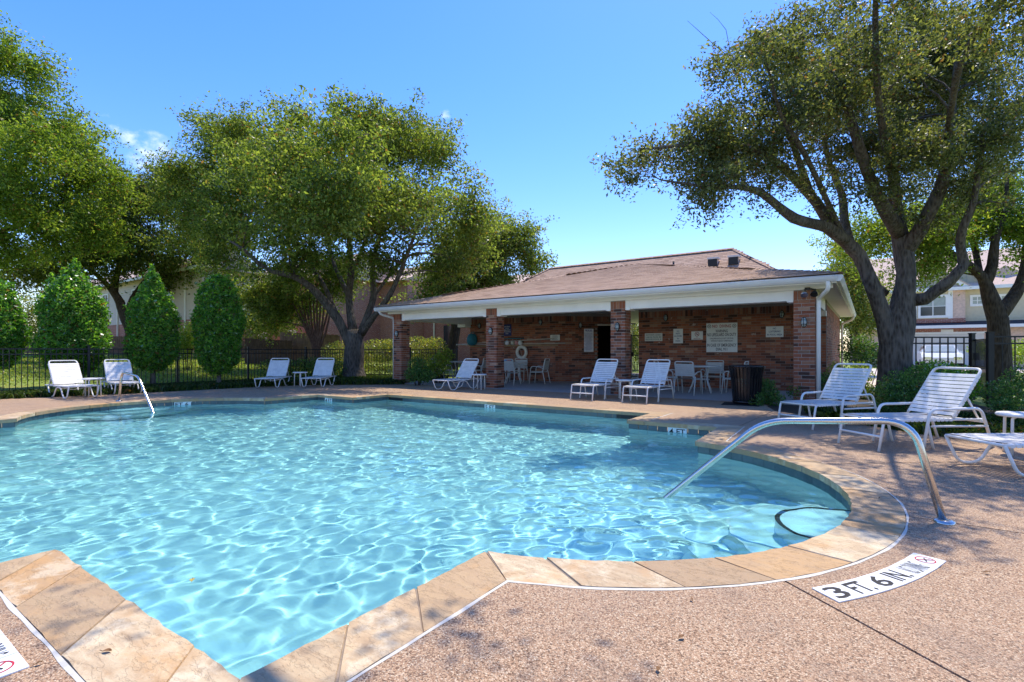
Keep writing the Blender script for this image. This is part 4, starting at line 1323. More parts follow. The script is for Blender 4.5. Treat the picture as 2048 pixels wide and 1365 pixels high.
# painted-tile depth markers set into the deck
def deck_marker(label, cx, cy, R, a0, items, tile_w, width=.142):
    t = thing('depth_marker', label, 'depth marker', (cx + R * math.cos(a0), cy + R * math.sin(a0), 0))
    a = a0
    for kind, s_, wf in items:
        da = tile_w * wf / R
        am = a + da / 2
        c = Vector((cx + R * math.cos(am), cy + R * math.sin(am), 0))
        rz = am + PI / 2
        rin, rout = R - width / 2, R + width / 2
        g_ = .0015 / R
        pts = [(cx + r * math.cos(q), cy + r * math.sin(q)) for r, q in ((rin, a + g_), (rin, a + da - g_), (rout, a + da - g_), (rout, a + g_))]
        m = MB().prism(pts, .001, .006); tl = m.build('tile', MAT['white_tile'], t); fix_normals(tl.data)
        if kind == 't':
            me = text_fit(s_, tile_w * wf * (.8 if len(s_) > 1 else .62), width * .74, MAT['marker_ink'], .016 if len(s_) < 5 else -.006)
            link_mesh('lettering', me, tl, Vector((c.x, c.y, .0072)) - org(t), (0, 0, rz))
        elif kind == 'icon':
            rg = MB()
            for i in range(28):
                b0, b1 = 2 * PI * i / 28, 2 * PI * (i + 1) / 28
                rg.add([(q * math.cos(b), q * math.sin(b), .0075) for q, b in ((.040, b0), (.046, b0), (.046, b1), (.040, b1))], [(0, 1, 2, 3)])
            rg.bar((-.03, .03, .0075), (.03, -.03, .0075), .005, .001)
            o = rg.build('ring_emblem', MAT['marker_red'], tl, False); o.location = Vector((c.x, c.y, 0)) - org(t); o.rotation_euler = (0, 0, rz)
            dv = MB().bar((-.022, -.012, .0078), (.02, .012, .0078), .006, .001); dv.bar((.0, 0.004, .0078), (.018, -.014, .0078), .004, .001)
            o = dv.build('diver_emblem', MAT['marker_ink'], tl, False); o.location = Vector((c.x, c.y, 0)) - org(t); o.rotation_euler = (0, 0, rz)
        a += da
    return t
a0 = math.atan2(2.78 - RC.y, -.19 - RC.x)
deck_marker('white tile strip reading 3 FT. 6 IN. NO DIVING on the right deck', RC.x, RC.y, 2.69, a0, [('t', '3', 1), ('t', 'FT.', 1), ('t', '6', 1), ('t', 'IN.', 1), ('t', 'NO DIVING', 1.25), ('icon', '', 1)], .152)
# straight one at the left (a very large radius keeps the same builder)
lm = gp(60, 1336) + Vector((0, -.072, 0))
deck_marker('white tile strip reading NO DIVING at the lower left corner', lm.x, lm.y + 400.0, 400.0, -PI / 2 - .152 * 5.4 / 400, [('t', '3', 1), ('t', 'FT.', 1), ('t', '6', 1), ('t', 'NO DIVING', 1.4), ('icon', '', 1)], .152)
# depth figures on the waterline
def wall_marker(label, p, nrm, s_, w_):
    nv = Vector((nrm[0], nrm[1], 0)).normalized(); rz = math.atan2(nv.x, -nv.y)
    t = thing('waterline_depth_tile', label, 'depth marker', (p[0] + nv.x * .014, p[1] + nv.y * .014, -.118), rz)
    MB().box((0, 0, 0), (w_, .006, .118)).build('tile', MAT['white_tile'], t, False)
    link_mesh('lettering', text_fit(s_, w_ * .84, .088, MAT['marker_ink'], .012), t, (0, -.0042, .002), (PI / 2, 0, 0))
wall_marker('white 4 FT waterline tile on the near right ledge', (at_Y(1355, 859, 7.94).x, 7.94), (0, -1), '4 FT', .29)
wall_marker('white 5 FT waterline tile in the middle of the far side', (at_Y(980.5, 808, 9.0).x, 9.0), (0, -1), '5 FT', .29)
wall_marker('white 4 FT waterline tile on the far left ledge', (at_Y(658, 797, 7.94).x, 7.94), (0, -1), '4 FT', .29)
for k, s_ in enumerate(('3', 'FT', '6', 'IN')): pass
lcx = 2 * AX - RC.x
am = math.radians(180 - 27)
pm = (lcx + RR * math.cos(am), RC.y + RR * math.sin(am))
wall_marker('wide white 3 FT 6 IN waterline tile on the left round', (pm[0], pm[1]), (lcx - pm[0], RC.y - pm[1]), '3 FT 6 IN', .66)

# ------------------------------------------------------------------ fences
def iron_fence(label, pts, h_, spacing=.115, post_every=2.2, zb=0.02, zfun=None, pw=.016, postw=.055):
    pts = [Vector((p[0], p[1], 0)) for p in pts]
    base_ = pts[0]
    t = thing('iron_fence', label, 'fence', base_)
    zg = zfun or (lambda x, y: 0)
    pk = MB().box((0, 0, 0), (pw, pw, h_ - zb - .02)).mesh('picket', MAT['black_iron'])
    ps = MB().box((0, 0, 0), (postw, postw, h_ + .06)).mesh('post', MAT['black_iron'])
    cap = MB().box((0, 0, 0), (postw + .02, postw + .02, .02)).mesh('post_cap', MAT['black_iron'])
    for a, b in zip(pts[:-1], pts[1:]):
        d = b - a; L = d.length; rz = math.atan2(d.y, d.x)
        for z in (.12, h_ - .16, h_ - .02):
            za, zb_ = zg(a.x, a.y), zg(b.x, b.y)
            MB().bar(Vector((a.x, a.y, z + za)), Vector((b.x, b.y, z + zb_)), .026, .032).build('rail', MAT['black_iron'], t)
        k = max(1, int(L / post_every))
        for i in range(k + 1):
            p = a.lerp(b, i / k); po = link_mesh('post', ps, t, Vector((p.x, p.y, (h_ + .06) / 2 + zg(p.x, p.y))) - base_, (0, 0, rz))
            link_mesh('post_cap', cap, po, (0, 0, (h_ + .06) / 2 + .01))
        k2 = int(L / spacing)
        for i in range(1, k2):
            p = a.lerp(b, i / k2); link_mesh('picket', pk, t, Vector((p.x, p.y, (h_ + zb - .02) / 2 + zg(p.x, p.y))) - base_, (0, 0, rz))
    return t
FX = -17.95
iron_fence('long black iron picket fence behind the left loungers', [(FX, .5), (FX, 14.0)], 1.2)
iron_fence('black iron picket fence between the oak and the pavilion', [(FX, 14.2), (-16.2, 15.6), (-13.9, 16.0)], 1.2)
fr = [gp(1832, 815), gp(1942, 815)]
ra = at_depth(1800, 700, 11.8); rb = at_depth(1944, 700, 11.8); rc = at_depth(1980, 700, 10.6); rd = at_depth(2160, 700, 10.2); r0 = Vector((-.3, 19, 0))
iron_fence('black iron fence panel between the right tree and the gate', [(ra.x, ra.y), (rb.x, rb.y)], 1.46, .17, 3.0, pw=.02, postw=.085)
iron_fence('black iron fence panel at the right edge before the second tree', [(rc.x, rc.y), (rd.x, rd.y)], 1.44, .2, 3.0, pw=.018, postw=.1)
# gates
def gate(label, a, b, h_):
    a = Vector((a[0], a[1], 0)); b = Vector((b[0], b[1], 0)); d = b - a; L = d.length
    t = thing('iron_gate', label, 'gate', a)
    fm = MB()
    for p in (a, b): fm.box((p.x, p.y, h_ / 2 + .05), (.04, .04, h_ - .1), math.atan2(d.y, d.x))
    for z in (.14, h_ * .55, h_ - .03): fm.bar((a.x, a.y, z), (b.x, b.y, z), .03, .035)
    fm.build('frame', MAT['black_iron'], t)
    k = int(L / .11)
    for i in range(1, k):
        p = a.lerp(b, i / k); MB().box((p.x, p.y, h_ / 2 + .05), (.016, .016, h_ - .2)).build('picket', MAT['black_iron'], t)
    p = a.lerp(b, .1); MB().box((p.x, p.y, 1.0), (.09, .08, .16), math.atan2(d.y, d.x)).build('latch_box', MAT['black_iron'], t)
    return t
gate('black iron gate in the corner between the right fence panels', (rb.x + .05, rb.y), (rc.x, rc.y + .05), 1.40)
s0, s1 = at_depth(1262, 700, 19.5), at_depth(1290, 700, 20.5)
gate('black iron gate seen through the gap beside the third column', (s0.x, s0.y), (s1.x, s1.y), 1.75)

# wooden fence beyond the lawn
def plank_fence(label, a, b, h_, m, w_=.14, zfun=rise, jag=.015):
    a = Vector((a[0], a[1], 0)); b = Vector((b[0], b[1], 0)); d = b - a; L = d.length; rz = math.atan2(d.y, d.x)
    t = thing('plank_fence', label, 'fence', a)
    pk = MB().box((0, 0, 0), (w_ - .012, .022, h_)).mesh('plank', MAT[m])
    k = int(L / w_)
    for i in range(min(k, 280)):
        p = a.lerp(b, (i + .5) / k)
        link_mesh('plank', pk, t, Vector((p.x, p.y, h_ / 2 + zfun(p.x, p.y) - .02 + random.uniform(-jag, jag))) - a, (0, 0, rz))
    for z in (.3, h_ - .3): MB().bar(Vector((a.x, a.y, z + zfun(a.x, a.y))) + Vector((-d.y, d.x, 0)).normalized() * .04, Vector((b.x, b.y, z + zfun(b.x, b.y))) + Vector((-d.y, d.x, 0)).normalized() * .04, .04, .08).build('rail', MAT[m], t)
    return t
wa, wb_ = at_depth(-60, 700, 33), at_depth(520, 700, 31)
plank_fence('long brown plank fence beyond the left lawn', (wa.x, wa.y), (wb_.x, wb_.y), 1.05, 'brown_wood')
w1, w2 = at_depth(490, 700, 27), at_depth(585, 700, 26.5)
plank_fence('dark stained plank fence in the shade left of the crape myrtle', (w1.x, w1.y), (w2.x, w2.y), 1.35, 'dark_wood')
w3, w4 = at_depth(560, 700, 28), at_depth(680, 700, 26)
plank_fence('weathered brown plank fence behind the crape myrtle stems', (w3.x, w3.y), (w4.x, w4.y), 1.75, 'brown_wood')

# planting beds
bl = [Vector(p) for p in ((-13.2, 12.21), (-12.9, 11.91), (-14.2, 10.76), (-15.3, 9.91), (-15.75, 8.6), (-15.91, 7.0), (-16.16, 4.8), (-16.71, 3.0), (-17.3, 0), (-18.6, 0), (-18.6, 14.8), (-14.0, 16.2), (-14.0, 12.21))]
br = [Vector(p) for p in ((9, 5.21), (2.6, 7.76), (.6, 8.86), (-.55, 9.96), (-1.45, 10.76), (-1.74, 11.7), (-1.61, 12.21), (-.74, 12.21), (-.74, 19), (1.5, 17), (2.2, 12.5), (9, 9))]
for nm, P in (('planting_bed', bl), ('planting_bed', br)):
    v_, f_ = cdt_region([P], lambda c: in_poly(c, P))
    o = MB().add([(p.x, p.y, -.012) for p in v_], f_).build(nm, MAT['dirt'])
    tag(o, 'dark mulched bed beside the %s' % ('left deck edge' if P is bl else 'right deck edge'), 'planting bed', kind='structure')
o = MB().bbox((-.70, 17.2, -.05), (.9, 40, -.005)).build('bounce_path', MAT['drive_concrete'])  # walk added to bounce warm light up to the right soffit
tag(o, 'pale concrete strip added right of the pavilion to bounce warm light', 'path', kind='structure')
# ------------------------------------------------------------------ foliage
MAT['oak'] = mat_leaf('oak_leaves', (.062, .098, .024), (.140, .200, .045), (.250, .310, .085), .58, .03)
MAT['oak_dark'] = mat_leaf('dark_oak_leaves', (.050, .082, .024), (.110, .155, .045), (.200, .235, .075), .56, .03)
MAT['elm'] = mat_leaf('bright_elm_leaves', (.080, .140, .022), (.160, .250, .040), (.270, .350, .070), .55, .025)
MAT['live'] = mat_leaf('live_oak_leaves', (.050, .070, .032), (.120, .148, .060), (.215, .235, .095), .52, .06, (.19, .11, .06))
MAT['topiary'] = mat_leaf('clipped_shrub_leaves', (0.052, 0.153, 0.024), (0.106, 0.282, 0.043), (0.235, 0.446, 0.058), .55, .09)
MAT['hedge'] = mat_leaf('hedge_leaves', (0.089, 0.144, 0.036), (0.199, 0.270, 0.053), (0.431, 0.396, 0.108), .4, .06)
MAT['lime'] = mat_leaf('lime_shrub_leaves', (0.115, 0.196, 0.023), (0.218, 0.322, 0.040), (0.345, 0.414, 0.069), .48, .05)
MAT['nandina'] = mat_leaf('nandina_leaves', (0.040, 0.099, 0.029), (0.077, 0.177, 0.048), (0.166, 0.287, 0.067), .38, .06)
MAT['mondo'] = mat_leaf('mondo_grass_blades', (0.021, 0.048, 0.012), (0.045, 0.090, 0.021), (0.105, 0.165, 0.038), .3, .05)
MAT['blade'] = mat_leaf('lawn_blades', (0.134, 0.223, 0.038), (0.238, 0.327, 0.059), (0.401, 0.401, 0.119), .4, .03)
MAT['bark'] = mat_bark('grey_oak_bark', (.045, .036, .028), (.17, .145, .12))
MAT['bark_dark'] = mat_bark('dark_bark', (.028, .019, .013), (.10, .075, .055))
MAT['bark_red'] = mat_bark('crape_myrtle_bark', (.09, .045, .03), (.20, .11, .075), 1.6)

def leaf_mesh(name, C, N_, L, m, wid=.46, up=.35, fold=.12, rng=RNG):
    """N_ leaf-shaped faces centred on C (n,3)"""
    n_ = len(C)
    a = rng.normal(size=(n_, 3)); a /= np.linalg.norm(a, axis=1, keepdims=True)
    b = rng.normal(size=(n_, 3)); b[:, 2] += up * 2
    b -= a * (a * b).sum(1, keepdims=True); b /= np.linalg.norm(b, axis=1, keepdims=True) + 1e-9
    w_ = np.cross(a, b)
    ln = L * rng.uniform(.65, 1.3, (n_, 1))
    p0 = C - a * ln * .5; p2 = C + a * ln * .5
    p1 = C + w_ * ln * wid * .5 + b * ln * fold + a * ln * .06; p3 = C - w_ * ln * wid * .5 + b * ln * fold + a * ln * .06
    V = np.stack([p0, p1, p2, p3], 1).reshape(-1, 3)
    Fc = np.arange(n_ * 4).reshape(-1, 4)
    return np_mesh(name, V, Fc, m)
def blob_points(blobs, k, rng, shell=.42):
    """random points biased to the outside of a set of ellipsoids (c, radii)"""
    wts = np.array([(r[0] * r[1] * r[2]) ** (2 / 3) for c, r in blobs]); wts /= wts.sum()
    ch = rng.choice(len(blobs), k, p=wts)
    d = rng.normal(size=(k, 3)); d /= np.linalg.norm(d, axis=1, keepdims=True)
    rad = rng.uniform(0, 1, (k, 1)) ** shell
    Cc = np.array([list(b[0]) for b in blobs])[ch]; Rr = np.array([list(b[1]) for b in blobs])[ch]
    e = d * rad
    P = Cc + (e[:, :1] * Rr[:, :1]) * np.array(RIGHT) + (e[:, 1:2] * Rr[:, 1:2]) * np.array(FWD) + (e[:, 2:] * Rr[:, 2:]) * np.array((0, 0, 1.0))
    return P, d
def px_blobs(lst, zc):
    out = []
    for b in lst:
        px, py, rx, ry = b[:4]; dz = b[4] if len(b) > 4 else 0
        z = zc + dz; c = at_depth(px, py, z); sx, sy = rx * z / F0, ry * z / F0
        out.append((c, (sx, b[5] if len(b) > 5 else (sx + sy) * .5, sy)))
    return out
def tree(name, label, base_, limbs, blobs, n_cl, per, L, leafm, barkm, group=None, sig=.26, seed=1, branches=160, cat='tree', up=.35, flare=1.5, droop=0.0, shell=.42, br0=.035, gapf=1.5, sprig=1.0):
    rng = np.random.default_rng(seed); random.seed(seed)
    t = thing(name, label, cat, base_, 0, group)
    mb = MB(); nodes = []
    for path, r in limbs:
        P = [Vector(p) for p in path]
        # resample with a little natural wander
        Q = []; Rr = []
        for i in range(len(P) - 1):
            k = max(2, int((P[i + 1] - P[i]).length / .35))
            for j in range(k):
                f = j / k
                p_1 = P[max(0, i - 1)]; p_2 = P[min(len(P) - 1, i + 2)]
                a, b = P[i], P[i + 1]
                q = .5 * ((2 * a) + (-p_1 + b) * f + (2 * p_1 - 5 * a + 4 * b - p_2) * f * f + (-p_1 + 3 * a - 3 * b + p_2) * f ** 3)
                Q.append(q); Rr.append(r[i] + (r[i + 1] - r[i]) * f)
        Q.append(P[-1]); Rr.append(r[-1])
        Rr = [x * (1 + .05 * math.sin(i * 1.7 + x * 40)) for i, x in enumerate(Rr)]
        mb.tube(Q, Rr, 14 if Rr[0] > .12 else 8, True, .05)
        nodes += [(q, x) for q, x in zip(Q, Rr) if q.z > 1.6]
    cen0 = np.array([list(c) for c, r in blobs]).mean(0)
    sub_ = []
    for c, r in blobs:                       # break every mass into uneven lobes
        sub_.append((c, tuple(x * .74 for x in r)))
        for q in range(7):
            dv = rng.normal(size=3); dv /= np.linalg.norm(dv); f = rng.uniform(.55, .95); k_ = rng.uniform(.22, .46)
            cc = Vector(c) + RIGHT * float(dv[0] * r[0] * f) + FWD * float(dv[1] * r[1] * f) + Vector((0, 0, float(dv[2] * r[2] * f)))
            sub_.append((cc, tuple(x * k_ for x in r)))
    P, D = blob_points(sub_, int(n_cl * 1.3), rng, shell)
    f_ = gapf
    nz_ = np.sin(P[:, 0] * f_ + seed) * np.sin(P[:, 1] * f_ * .9 + 2 * seed) + np.sin(P[:, 2] * f_ * 1.25 + P[:, 0] * .6 * f_ + 3) * .7 + np.sin((P[:, 0] - P[:, 1]) * f_ * 1.9 + P[:, 2] * f_ * 1.3) * .45
    keep_ = np.argsort(-nz_ - rng.uniform(0, .8, len(P)))[:n_cl]
    P = P[keep_]; D = D[keep_]
    NP = np.array([list(q) for q, x in nodes]); NR = np.array([x for q, x in nodes])
    pick = rng.choice(n_cl, min(branches, n_cl), replace=False)
    for i in pick:
        c = P[i]
        dist = np.linalg.norm(NP - c, axis=1) + np.maximum(0, NP[:, 2] - c[2]) * .8
        j = int(np.argmin(dist)); a = Vector(NP[j]); b = Vector(c)
        L_ = (b - a).length
        if L_ > 2.6 or L_ < .3: continue
        mid = a.lerp(b, .5) + Vector((rng.normal(0, .1), rng.normal(0, .1), .10 + .06 * L_)) * L_ * .35
        q1 = a.lerp(mid, .55) + Vector((0, 0, .05)); q2 = mid.lerp(b, .5)
        r0 = min(NR[j] * .7, br0 * (.5 + L_ * .28))
        mb.tube([a, q1, mid, q2, b], [r0, r0 * .75, r0 * .55, r0 * .35, .006], 5, False)
    mb.build('trunk', barkm, t)
    # leaves sit in sprays round each twig end
    sz = rng.uniform(.6, 1.45, (n_cl, 1))
    cnt = np.maximum(4, (per * sz[:, 0] ** 2).astype(int))
    idx_ = np.repeat(np.arange(n_cl), cnt)
    g_ = np.clip(rng.normal(size=(len(idx_), 3)), -1.7, 1.7) * (sig * sz[idx_]) * np.array((1, 1, .62))
    W3 = D[:, :1] * np.array(RIGHT) + D[:, 1:2] * np.array(FWD) + D[:, 2:] * np.array((0, 0, 1.0))
    W3 = W3 + rng.normal(0, .55, W3.shape); W3 /= np.linalg.norm(W3, axis=1, keepdims=True)
    tl = rng.uniform(-.9, 1.0, (len(idx_), 1))
    spr = sprig * sz[idx_] * (2.2 * rng.uniform(.4, 1.3, (n_cl, 1)))[idx_]
    C = P[idx_] + g_ * (.62 - .25 * tl) + W3[idx_] * tl * spr * sig
    C[:, 2] -= droop * np.abs(g_[:, 0])
    o = link_mesh('crown', leaf_mesh('crown', C - np.array(org(t)), len(C), L, leafm, up=up, rng=rng), t)
    return t
def L_(zc, pts, radii, dz=None):
    return ([at_depth(p[0], p[1], zc + (p[2] if len(p) > 2 else 0)) for p in pts], radii)

# big oak left of the pavilion
z = 20.5
b = Vector((-16.9, 13.18, 0))
def drop(v_): return Vector((v_.x, v_.y, -.1))
limbs = [
    ([drop(b)] + L_(z, [(707, 735), (709, 690), (706, 660)], 0)[0], [.52, .39, .35, .29]),
    L_(z, [(700, 690), (676, 640, -.2), (646, 600, -.5), (618, 572, -.9), (585, 552, -1.2), (548, 545, -1.4), (515, 525, -1.6), (485, 498, -1.8), (455, 480, -1.6)], [0.204, 0.184, 0.156, 0.136, 0.116, 0.095, 0.075, 0.054, 0.027]),
    L_(z, [(676, 640), (650, 575, .3), (625, 535, .6), (610, 500, .9), (590, 440, 1.0)], [0.109, 0.088, 0.075, 0.054, 0.027]),
    L_(z, [(706, 662), (698, 600, .2), (702, 550, 0), (700, 500, -.3), (690, 430, -.5), (680, 350, -.3), (672, 270, 0)], [0.177, 0.143, 0.122, 0.102, 0.082, 0.054, 0.020]),
    L_(z, [(700, 600, .2), (682, 560, .8), (665, 520, 1.2), (650, 440, 1.6), (620, 330, 1.8)], [0.102, 0.088, 0.075, 0.054, 0.020]),
    L_(z, [(716, 680), (732, 640, .1), (748, 590, .3), (744, 545, .4), (752, 500, .2), (775, 420, 0), (800, 320, .1)], [0.163, 0.136, 0.129, 0.102, 0.082, 0.054, 0.020]),
    L_(z, [(724, 668), (750, 630, -.5), (772, 602, -.9), (790, 570, -1.2), (806, 530, -1.5), (830, 470, -1.8), (860, 400, -1.8)], [0.136, 0.116, 0.102, 0.088, 0.075, 0.048, 0.020]),
    L_(z, [(748, 592, .3), (772, 560, .8), (820, 500, 1.4), (880, 440, 1.6)], [0.082, 0.068, 0.048, 0.020]),
    L_(z, [(702, 552, 0), (730, 480, .6), (740, 400, 1.0), (735, 300, 1.0)], [0.075, 0.061, 0.041, 0.020]),
]
blobs = px_blobs([(465, 290, 95, 75, 3), (600, 285, 105, 72, 1.2), (720, 280, 105, 78, -.5), (830, 315, 95, 85, .2), (415, 395, 95, 85, 4), (560, 400, 130, 100, -2), (700, 410, 140, 110, -2.6), (850, 425, 115, 105, -1), (925, 455, 62, 72, .8), (480, 490, 105, 62, 2), (640, 500, 135, 55, -2.4), (800, 520, 115, 62, -1.4), (375, 470, 70, 65, 5), (352, 320, 34, 30, 4), (680, 360, 180, 110, 2.2), (900, 520, 70, 50, 0), (560, 545, 80, 30, -.4), (560, 330, 120, 90, -4.6), (690, 340, 130, 90, -5), (800, 390, 100, 80, -4.4), (480, 420, 90, 70, 1), (630, 440, 130, 60, -5), (380, 400, 80, 70, 5), (420, 330, 70, 60, 4), (520, 250, 90, 50, 1.5), (780, 270, 110, 60, 1.2), (930, 400, 60, 60, 0)], z)
tree('oak_tree', 'large spreading oak with forked grey trunk left of the pavilion', b, limbs, blobs, 2000, 78, .135, MAT['oak'], MAT['bark'], 'big shade trees round the pool', .34, 3, 260)

# bright tree filling the upper left
z = 24.0
b = drop(at_depth(-190, 700, z)); b.z = .2
limbs = [([b] + L_(z, [(-185, 620), (-170, 560), (-150, 500)], 0)[0], [.45, .34, .30, .26]), L_(z, [(-150, 500), (-60, 420, -.4), (40, 330, -.6), (100, 250, -.4)], [.2, .15, .1, .03]), L_(z, [(-160, 520), (-40, 480, .4), (80, 430, .7), (180, 370, .9)], [.18, .13, .08, .03]), L_(z, [(-150, 500), (-110, 380), (-60, 230), (0, 140)], [.2, .15, .1, .03])]
blobs = px_blobs([(15, 190, 105, 100), (10, 105, 48, 48), (120, 265, 95, 85, .5), (185, 365, 72, 75, .4), (60, 370, 140, 110, -.8), (-110, 280, 160, 200), (110, 455, 110, 62, -.5), (0, 470, 110, 50, 0), (215, 440, 40, 60, .3), (80, 130, 30, 26)], z)
tree('elm_tree', 'bright green leafy tree filling the upper left corner', b, limbs, blobs, 1150, 80, .155, MAT['elm'], MAT['bark_dark'], 'big shade trees round the pool', .40, 5, 120, droop=.2)

# darker tree behind the clipped shrubs
z = 30.0
b = drop(at_depth(272, 700, z)); b.z = rise(b.x, b.y) - .1
limbs = [([b] + L_(z, [(268, 680), (252, 640), (240, 605), (225, 580)], 0)[0], [.34, .30, .27, .24, .18]), L_(z, [(240, 605), (205, 560), (150, 520, -.5), (90, 490, -1)], [.18, .13, .08, .03]), L_(z, [(228, 585), (240, 520), (260, 440), (300, 380)], [.18, .14, .09, .03]),
         ([drop(at_depth(264, 700, z + 1))] + L_(z + 1, [(262, 660), (263, 610), (285, 570), (330, 520), (380, 460)], 0)[0], [.3, .26, .22, .16, .1, .03]), L_(z, [(263, 610), (300, 570, .5), (350, 545, .7), (420, 520, 1)], [.14, .1, .07, .03])]
blobs = px_blobs([(300, 420, 85, 75), (250, 500, 110, 60, -.5), (390, 490, 85, 75, .5), (200, 460, 95, 70, 0), (345, 385, 70, 55, .6), (270, 390, 60, 50, .8), (125, 525, 105, 42, -.5), (50, 545, 80, 34, -.5), (330, 540, 110, 34, .5), (430, 545, 60, 26, .8), (180, 560, 60, 22, 0)], z)
tree('shade_tree', 'dark leaning tree behind the clipped shrubs', b, limbs, blobs, 850, 80, .175, MAT['oak_dark'], MAT['bark_dark'], 'big shade trees round the pool', .46, 8, 110)

# tree behind the left half of the pavilion roof
z = 30.0
b = drop(at_depth(905, 700, z))
limbs = [([b] + L_(z, [(906, 690), (912, 655), (905, 640), (885, 610)], 0)[0], [.34, .3, .27, .24, .15]), L_(z, [(908, 650), (940, 600), (980, 550), (1010, 490)], [.2, .14, .09, .03]), L_(z, [(890, 615), (870, 570), (880, 500)], [.15, .1, .03])]
blobs = px_blobs([(985, 470, 62, 55), (1040, 500, 48, 44, .5), (940, 555, 95, 50, -.5), (1010, 545, 66, 40), (880, 590, 75, 40, -.5), (1070, 525, 30, 30, .5), (930, 500, 60, 60, .4), (1005, 430, 24, 22, .5)], z)
tree('roadside_tree', 'green tree rising behind the left half of the pavilion roof', b, limbs, blobs, 560, 70, .17, MAT['oak'], MAT['bark_dark'], 'big shade trees round the pool', .42, 12, 90)

# the big live oak on the right
z = 11.4
b = drop(at_depth(1793, 700, z))
def RB(pts, rad): return L_(z, pts, rad)
limbs = [
    ([b] + RB([(1790, 745), (1791, 690), (1800, 640), (1806, 600), (1812, 545), (1806, 500, .1), (1800, 470, .1), (1790, 420, .3), (1788, 350, .4), (1780, 290, .4), (1770, 220, .3), (1752, 150, .2), (1735, 95, 0), (1728, 40, 0)], 0)[0], [.44, .34, .31, .27, .225, .19, .185, .17, 0.14, .11, .085, .065, .05, .035, .015]),
    RB([(1785, 705), (1770, 645), (1755, 600), (1738, 555), (1718, 512, .1), (1690, 482, 0), (1660, 447, -.2), (1636, 410, -.4), (1618, 380, -.6), (1590, 300, -.8), (1560, 220, -.8)], [.22, .18, .155, .15, .145, .135, .115, .10, .08, .055, .02]),
    RB([(1690, 482), (1655, 455, -.3), (1625, 448, -.6), (1588, 437, -.9), (1555, 412, -1.1), (1520, 385, -1.4), (1480, 375, -1.8), (1400, 372, -2.2), (1320, 360, -2.4)], [.14, .12, .11, .10, .085, .07, .05, .03, .012]),
    RB([(1640, 415, -.4), (1560, 330, -1), (1470, 290, -1.6), (1380, 290, -2), (1280, 300, -2.2)], [.10, .08, .06, .04, .012]),
    RB([(1808, 505, .1), (1835, 468, -.2), (1856, 430, -.5), (1880, 380, -.7), (1892, 330, -.9), (1904, 270, -1), (1906, 190, -1), (1915, 90, -1)], [.17, .15, .135, .12, .10, .08, .05, .02]),
    RB([(1700, 490), (1688, 440, .4), (1684, 390, .6), (1660, 330, .8), (1640, 250, .9)], [.11, .09, .08, .06, .02]),
    RB([(1800, 470, .1), (1770, 420, -.4), (1745, 370, -.9), (1720, 300, -1.3), (1690, 200, -1.6), (1660, 110, -1.8)], [.16, .13, .11, .09, .06, .02]),
    RB([(1820, 600, .2), (1850, 598, -.1), (1868, 585, -.2), (1895, 566, -.4), (1915, 545, -.5), (1927, 528, -.5), (1920, 490, -.6), (1926, 455, -.8), (1946, 410, -1), (1955, 350, -1.2), (1965, 260, -1.4)], [.15, .13, .125, .115, .105, .095, .085, .075, .065, .045, .015]),
    RB([(1770, 588, .2), (1748, 566, .5), (1735, 545, .7)], [.10, .08, .05]),
    ([at_depth(1795, 420, z + .3), Vector((.2, 11.8, 5.4)), Vector((.1, 10.4, 6.1)), Vector((.1, 9.0, 6.6)), Vector((.2, 7.8, 6.7))], [.07, .06, .045, .03, .012]),
    ([at_depth(1888, 340, z - .9), Vector((1.2, 10.8, 5.7)), Vector((1.6, 9.8, 6.1)), Vector((2.0, 8.6, 6.6))], [.06, .05, .035, .012]),
    ([at_depth(1690, 480, z), Vector((-1.0, 11.3, 4.9)), Vector((-1.3, 10.4, 5.4)), Vector((-1.4, 9.3, 6.0))], [.06, .05, .035, .012]),
    RB([(1735, 95, 0), (1700, 88, -.3), (1650, 72, -.6), (1600, 75, -.8), (1550, 70, -1)], [.06, .05, .04, .03, .012]),
    RB([(1760, 190, .2), (1810, 130, .5), (1850, 60, .7)], [.06, .04, .02]),
    RB([(1560, 215, -.8), (1500, 150, -1), (1440, 100, -1.1), (1375, 42, -1.2)], [.016, .012, .008, .003]),
    RB([(1500, 150, -1), (1440, 95, -.9), (1395, 92, -.8)], [.008, .005, .002]),
    RB([(1460, 118, -1), (1452, 60, -1), (1420, 25, -1)], [.008, .005, .002]),
]
blobs = px_blobs([(1255, 330, 58, 42, -2.2), (1330, 325, 92, 66, -2), (1440, 285, 105, 78, -1.6), (1415, 375, 105, 45, -1.9), (1545, 215, 120, 95, -1), (1525, 105, 62, 56, -.9), (1640, 75, 105, 75, -.6), (1650, 290, 130, 95, .4), (1540, 350, 110, 58, -1.2), (1780, 190, 140, 130, .6), (1800, 45, 170, 70, .3), (1950, 110, 120, 140, -.8), (1940, 300, 120, 90, -1), (1840, 320, 115, 80, -1.6), (1720, 380, 105, 42, -.9), (1900, 400, 105, 48, -.6), (2060, 200, 110, 190, 0), (1700, 160, 100, 90, -1.8), (1380, 250, 40, 30, -1.8), (1860, 190, 130, 120, 2.2), (1620, 190, 110, 90, 1.8), (1900, 330, 120, 70, 2.6)], z)
blobs += [(Vector(c), (r, r, r * .6)) for c, r in (((-2.0, 9.5, 6.0), .65), ((0, 9, 6.6), .8), ((-1, 9.2, 5.9), .6), ((-1.2, 10.5, 5.3), .7), ((-2.6, 10.2, 4.9), .7), ((.9, 8.7, 6.3), .8), ((1.4, 9.8, 5.8), .8), ((.3, 7.8, 6.5), .7), ((2.4, 8.6, 6.6), .9), ((2.2, 10.5, 6.4), .9), ((3.4, 9.6, 6.2), .9), ((.2, 10.6, 6.2), .8))]
